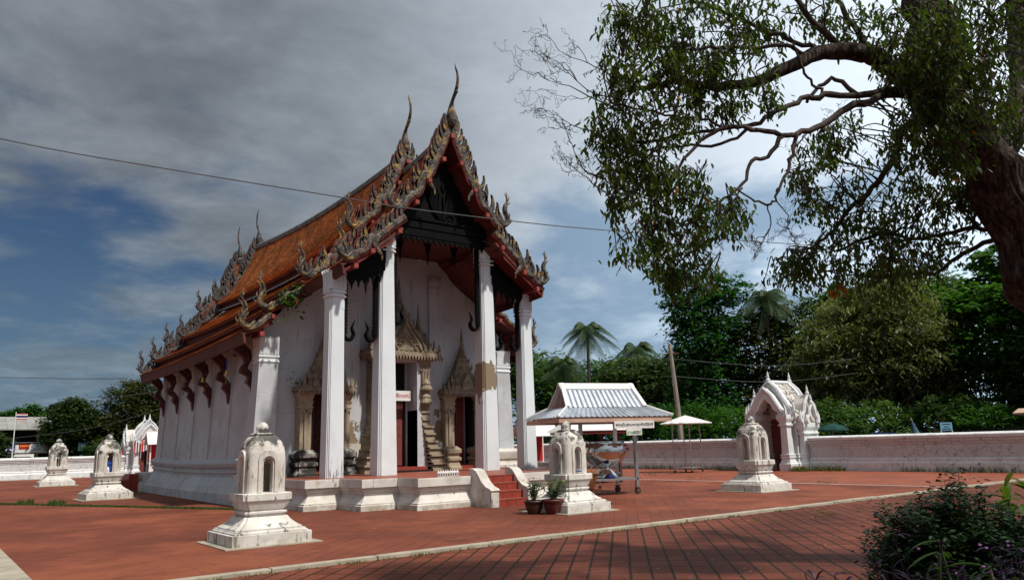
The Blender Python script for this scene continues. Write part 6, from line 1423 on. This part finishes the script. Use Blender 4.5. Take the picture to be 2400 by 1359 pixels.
# leaves climbing on the trunk
cl = []
for _ in range(420):
    v, r_ = nodes[rnd.randrange(len(nodes))]
    if r_ < .13: continue
    d = Vector((rnd.gauss(0, 1), rnd.gauss(0, 1), rnd.gauss(0, 1))).normalized(); cl.append(tuple(v+d*r_*1.2))
cm = MB(); leaf_cloud(cm, cl, .13, .45, .8, (0, 0, -.4), .2, rnd); cm.build('climbing_leaves', L_great, gt, fix=False)
t = thing('dead_leaf_cluster', 'orange withered leaves dangling from the lowest branch of the great tree', 'dead leaves', (-3.65, -15.86, 3.48)); cm = MB(); leaf_cloud(cm, [(rnd.gauss(0, .05), rnd.gauss(0, .05), rnd.gauss(0, .04)) for _ in range(14)], .13, .5, .8, (0, 0, -.5), .2, rnd); cm.build('withered_leaves', mat('withered_leaf', (.48, .17, .02)), t, fix=False)
# ------------------------------------------------------------------ foreground plants
L_shrub = leafmat('dark_shrub_leaf', (.006, .020, .005), (.020, .052, .011), .15, 3)
rnd = random.Random(9); sh = thing('dark_shrub', 'dark small-leaved shrub with ragged shoots in the near right corner', 'shrub', (-6.25, -18.05, 0))
lf = []; st = MB(); right_ = turn(1, 0, 0); deep = turn(0, 1, 0)
for k in range(560):
    a = rnd.uniform(0, 6.28); r_ = rnd.random()**.6*.72; hz = rnd.uniform(.45, 1.0)
    zmax = (1.30-.8*(r_/.85)**2.2); z = zmax*hz*rnd.uniform(.75, 1.04)
    tip = right_*(r_*math.cos(a)+.05)+deep*r_*math.sin(a)+Vector((0, 0, max(.12, z)))
    p = smooth_path([(rnd.gauss(0, .06), rnd.gauss(0, .06), 0), (tip.x*.55, tip.y*.55, tip.z*.62), tuple(tip)], 5); m = len(p)
    st.tube(p, [max(.0025, .009*(1-.8*i/(m-1))) for i in range(m)], 4)
    for _ in range(64): q = p[max(2, m-1-int(abs(rnd.gauss(0, 3.6))))]; lf.append((q.x+rnd.gauss(0, .036), q.y+rnd.gauss(0, .036), q.z+rnd.gauss(0, .036)))
st.build('stems', m_bark, sh); mb = MB(); leaf_cloud(mb, lf, .05, .55, .1, None, .1, rnd); mb.build('leaves', L_shrub, sh, fix=False)
sh2 = thing('low_shrub', 'low dark shrub filling the bottom right corner behind the grey twigs', 'shrub', (-6.05, -18.75, 0))
lf = []; st = MB()
for k in range(120):
    a = rnd.uniform(0, 6.28); r_ = rnd.random()**.6*.75; z = (1.08-.5*r_**2)*rnd.uniform(.5, 1.0)
    tip = right_*r_*math.cos(a)+deep*r_*math.sin(a)+Vector((0, 0, z)); p = smooth_path([(0, 0, 0), (tip.x*.6, tip.y*.6, tip.z*.6), tuple(tip)], 5); st.tube(p, .005, 4)
    for _ in range(50): q = p[max(2, len(p)-1-int(abs(rnd.gauss(0, 4))))]; lf.append((q.x+rnd.gauss(0, .05), q.y+rnd.gauss(0, .05), q.z+rnd.gauss(0, .05)))
st.build('stems', m_bark, sh2); mb = MB(); leaf_cloud(mb, lf, .06, .5, .2, None, .1, rnd); mb.build('leaves', L_shrub, sh2, fix=False)
def blade_plant(name, label, loc, n, L, wid, m, seed, h, upr=.6, sr=.010, spread=.18, cat='plant'):
    rnd = random.Random(seed); t = thing(name, label, cat, loc); st = MB(); lv = MB()
    for s in range(n[0]):
        a = rnd.uniform(0, 6.28); top = Vector((rnd.gauss(0, spread), rnd.gauss(0, spread), h*rnd.uniform(.72, 1.05))); p = smooth_path([(top.x*.2, top.y*.2, 0), (top.x*.5, top.y*.5, top.z*.5), tuple(top)], 4); st.tube(p, sr, 5)
        for k in range(n[1]):
            b = p[rnd.randint(len(p)//2, len(p)-1)]; a = rnd.uniform(0, 6.28); el = rnd.uniform(upr-.5, upr+.45); d = Vector((math.cos(a)*math.cos(el), math.sin(a)*math.cos(el), math.sin(el))); ll = L*rnd.uniform(.6, 1.1)
            sd = d.cross(Vector((0, 0, 1))).normalized(); rows = []
            for i in range(6):
                f = i/5; c = b+d*ll*f+Vector((0, 0, -1))*ll*.35*f*f; w = wid*math.sin(math.pi*(.08+.9*f))**.8*(1 if f < 1 else .05); rows.append([c-sd*w+Vector((0, 0, w*.35)), c, c+sd*w+Vector((0, 0, w*.35))])
            lv.loft(rows, False, False, False)
    st.build('stems', m, t); lv.build('leaves', m, t, fix=False); return t
L_croton = leafmat('croton_leaf', (.045, .105, .015), (.15, .22, .03), .35, 5, .35)
blade_plant('broadleaf_plant', 'light green broad-leaved plant at the right edge behind the shrub', (-5.62, -18.32, 0), (5, 13), .30, .035, L_croton, 31, 1.08, .75)
blade_plant('young_broadleaf_plant', 'darker green broad-leaved shoot standing inside the dark shrub', (-7.02, -18.45, 0), (1, 8), .28, .03, leafmat('darker_broad_leaf', (.02, .05, .012), (.05, .085, .02), .3, 5, .4), 32, .80, .35)  # leaf colour a darker green than the other broad-leaved plant
L_purple = leafmat('purple_leaf', (.010, .004, .014), (.035, .011, .045), .2, 8, .45)
rnd2 = random.Random(40)
def vf(X, Y): q = turn(X, Y, 0); return (q.x-13.137, q.y-21.188, 0)
for k, (X, Y, h, lab) in enumerate(((1.72, 4.25, .86, 'lowest purple spiderwort clump at the left end of the dark bed'), (2.02, 4.15, .89, 'purple spiderwort clump with green shoots, second in the dark bed'), (2.28, 4.55, 1.10, 'tall leaning purple spiderwort stem in the near bed'), (2.5, 4.3, .93, 'dense purple spiderwort with tiny pink flowers in the near bed'), (2.75, 4.4, .93, 'purple spiderwort mass in front of the dark shrub'), (3.0, 4.3, .86, 'purple spiderwort at the right end beside the grey twigs'))):
    t = blade_plant('purple_spiderwort', lab, vf(X, Y), (26 if k != 2 else 3, 9), .115, .011, L_purple, 41+k, h, .55, .0035, .16); t['group'] = 'purple spiderwort clumps in the near bed'
    if k in (3, 4):
        f = MB()
        for _ in range(4): f.lathe([(.002, 0), (.009, .008), (.008, .014), (.002, .014)], 6, (rnd2.gauss(0, .14), rnd2.gauss(0, .14), h*rnd2.uniform(.95, 1.08)))
        f.build('blossoms', mat('mauve_blossom', (.36, .16, .40)) if 'mauve_blossom' not in MATS else MATS['mauve_blossom'], t)
L_green = leafmat('spiky_green_leaf', (.02, .05, .01), (.06, .12, .025), .3, 5)
blade_plant('green_seedling', 'small green seedling among the purple plants in the near bed', vf(2.12, 4.32), (3, 6), .13, .014, L_green, 52, .95, .6)
fr = thing('frangipani_branch', 'bare grey frangipani branches forking in the bottom right corner', 'shrub', vf(2.98, 4.55))
f = MB()
for pts, r0 in (([(0, 0, 0), (.06, 0, .35), (.02, .03, .55), (.12, .02, .72), (.08, .02, .86), (.10, .03, .97)], .022), ([(.02, .03, .55), (-.10, -.02, .66), (-.16, 0, .78), (-.14, 0, .86)], .015), ([(.12, .02, .72), (.0, .04, .77), (-.06, .05, .79)], .013), ([(0, 0, .1), (-.15, .05, .45), (-.30, .05, .66), (-.33, .05, .80)], .013), ([(-.15, .05, .45), (-.14, 0, .62), (-.2, 0, .74)], .009)):
    p = smooth_path([tuple(turn(q[0], q[1], q[2]+.06)) for q in pts], 4); f.tube(p, [r0*(1-.45*i/(len(p)-1)) for i in range(len(p))], 7)
f.build('branches', mat('grey_branch', (.24, .21, .17), var=.3, vs=14), fr, smooth=True)
mb = MB(); leaf_cloud(mb, [tuple(turn(-.32+rnd.gauss(0, .05), .05+rnd.gauss(0, .04), .74+rnd.gauss(0, .06))) for _ in range(40)], .11, .3, .2, None, .1, rnd); mb.build('leaves', L_green, fr, fix=False)
# plant rooted on the roof edge
rp = thing('roof_fig', 'small green fig sprouting from the left eave of the temple roof', 'plant', (-4.25, 1.75, 6.30)); mb = MB(); leaf_cloud(mb, [(rnd.gauss(0, .24), rnd.gauss(0, .08), rnd.gauss(-.05, .26)) for _ in range(90)], .17, .6, .5, None, .1, rnd); mb.build('leaves', L_bright, rp, fix=False)
MB().tube([(-.2, .1, -.1), (0, 0, 0), (.25, -.05, .3)], .015, 5).tube([(0, 0, 0), (.1, 0, -.5), (.05, 0, -.7)], .012, 5).build('stems', m_trunk, rp)
wp = thing('cornice_weed', 'dry weed growing on the moulding over the left doorway', 'plant', (-3.55, 2.25, 3.66)); mb = MB(); leaf_cloud(mb, [(rnd.gauss(0, .20), rnd.gauss(0, .05), abs(rnd.gauss(0, .10))) for _ in range(110)], .09, .4, .3, None, .1, rnd); leaf_cloud(mb, [(-.36+rnd.gauss(0, .05), -.02, .15+rnd.gauss(0, .15)) for _ in range(30)], .09, .4, .3, None, .1, rnd); mb.build('leaves', L_brown, wp, fix=False)
# ------------------------------------------------------------------ grass
L_grass = leafmat('court_grass', (.022, .060, .008), (.060, .11, .018), .3, 2)
L_dry = leafmat('dry_grass', (.07, .085, .02), (.18, .165, .05), .3, 2)
def grass(name, label, spots, m, hmin, hmax, seed):
    rnd = random.Random(seed); mb = MB()
    for x, y, sx, sy, n in spots:
        for _ in range(n):
            px, py = x+rnd.uniform(-sx, sx), y+rnd.uniform(-sy, sy); h = rnd.uniform(hmin, hmax); a = rnd.uniform(0, 6.28); dx, dy = math.cos(a), math.sin(a); l = rnd.uniform(.1, .6)*h; w = .006+h*.03
            mb.add([(px-dy*w, py+dx*w, 0), (px+dy*w, py-dx*w, 0), (px+dx*l*.4+dy*w*.7, py+dy*l*.4-dx*w*.7, h*.6), (px+dx*l, py+dy*l, h)], [(0, 1, 2, 3)])
    return tag(mb.build(name, m, None, fix=False), label, 'grass', None, 'stuff')
sp = []
for i in range(40):
    f = i/39; sp.append((-5.6-5.2*f, 1.9+11.8*f, .14, .22, 230))
grass('grass_strip', 'strip of short green grass crossing the court left of the hall', sp, L_grass, .02, .07, 61)
sp2 = [(-9.75, 12.0, .25, .35, 130), (-9.0, 10.4, .25, .35, 110)]
grass('grass_tuft', 'taller grass tufts at the left end of the green strip', sp2, L_grass, .08, .22, 62)
sp3 = [(21.6, -4-1.0*i, .16, .5, 60) for i in range(12)]+[(21.5, -.2, .25, .9, 420), (20.9, .9, .25, .45, 300), (20.8, 3.7, .25, .8, 220)]+[(21.6, 5+1.2*i, .15, .6, 70) for i in range(14)]
grass('wall_grass', 'dry grass growing along the foot of the right-hand wall', sp3, L_dry, .06, .30, 63)
sp4 = []
rg = random.Random(64)
for i in range(70): sp4.append((-11+rg.uniform(0, 28), -10.52+rg.gauss(0, .05), .16, .03, 26))
for i in range(26): sp4.append((rg.uniform(0, 9), -11.0-abs(rg.gauss(0, .7)), .22, .04, 26))
for i in range(16): sp4.append((-10+rg.uniform(0, 26), -10.28, .1, .02, 12))
rg2 = random.Random(91); lp = MB(); spots = [(rg2.uniform(-11, 12), rg2.uniform(-16, 6), .012) for _ in range(260)]+[(rg2.gauss(-3, 2.5), rg2.gauss(-14, 1.6), .012) for _ in range(120)]
for x, y, z in spots:
    s = rg2.uniform(.03, .07); a = rg2.uniform(0, 6.28); q = Vector((math.cos(a), math.sin(a), 0)); n_ = Vector((-q.y, q.x, 0))
    p = Vector((x, y, z)); lp.add([p, p+q*s*.5+n_*s*.22+Vector((0, 0, .012)), p+q*s+Vector((0, 0, rg2.uniform(0, .02))), p+q*s*.5-n_*s*.22+Vector((0, 0, .008))], [(0, 1, 2, 3)])
tag(lp.build('fallen_leaves', leafmat('fallen_leaf', (.16, .08, .03), (.28, .20, .07), .1, 3), None, fix=False), 'dry fallen leaves scattered over the red paving', 'leaves', None, 'stuff')
grass('kerb_grass', 'sparse low grass in the joints along the pale kerb', sp4, L_dry, .008, .05, 65)
sp5 = [(12.6+rg.uniform(0, 8), rg.uniform(-6, 10), .3, .10, 40) for _ in range(22)]
grass('joint_grass', 'thin grass in the tile joints before the right-hand wall', sp5, L_dry, .01, .07, 66)
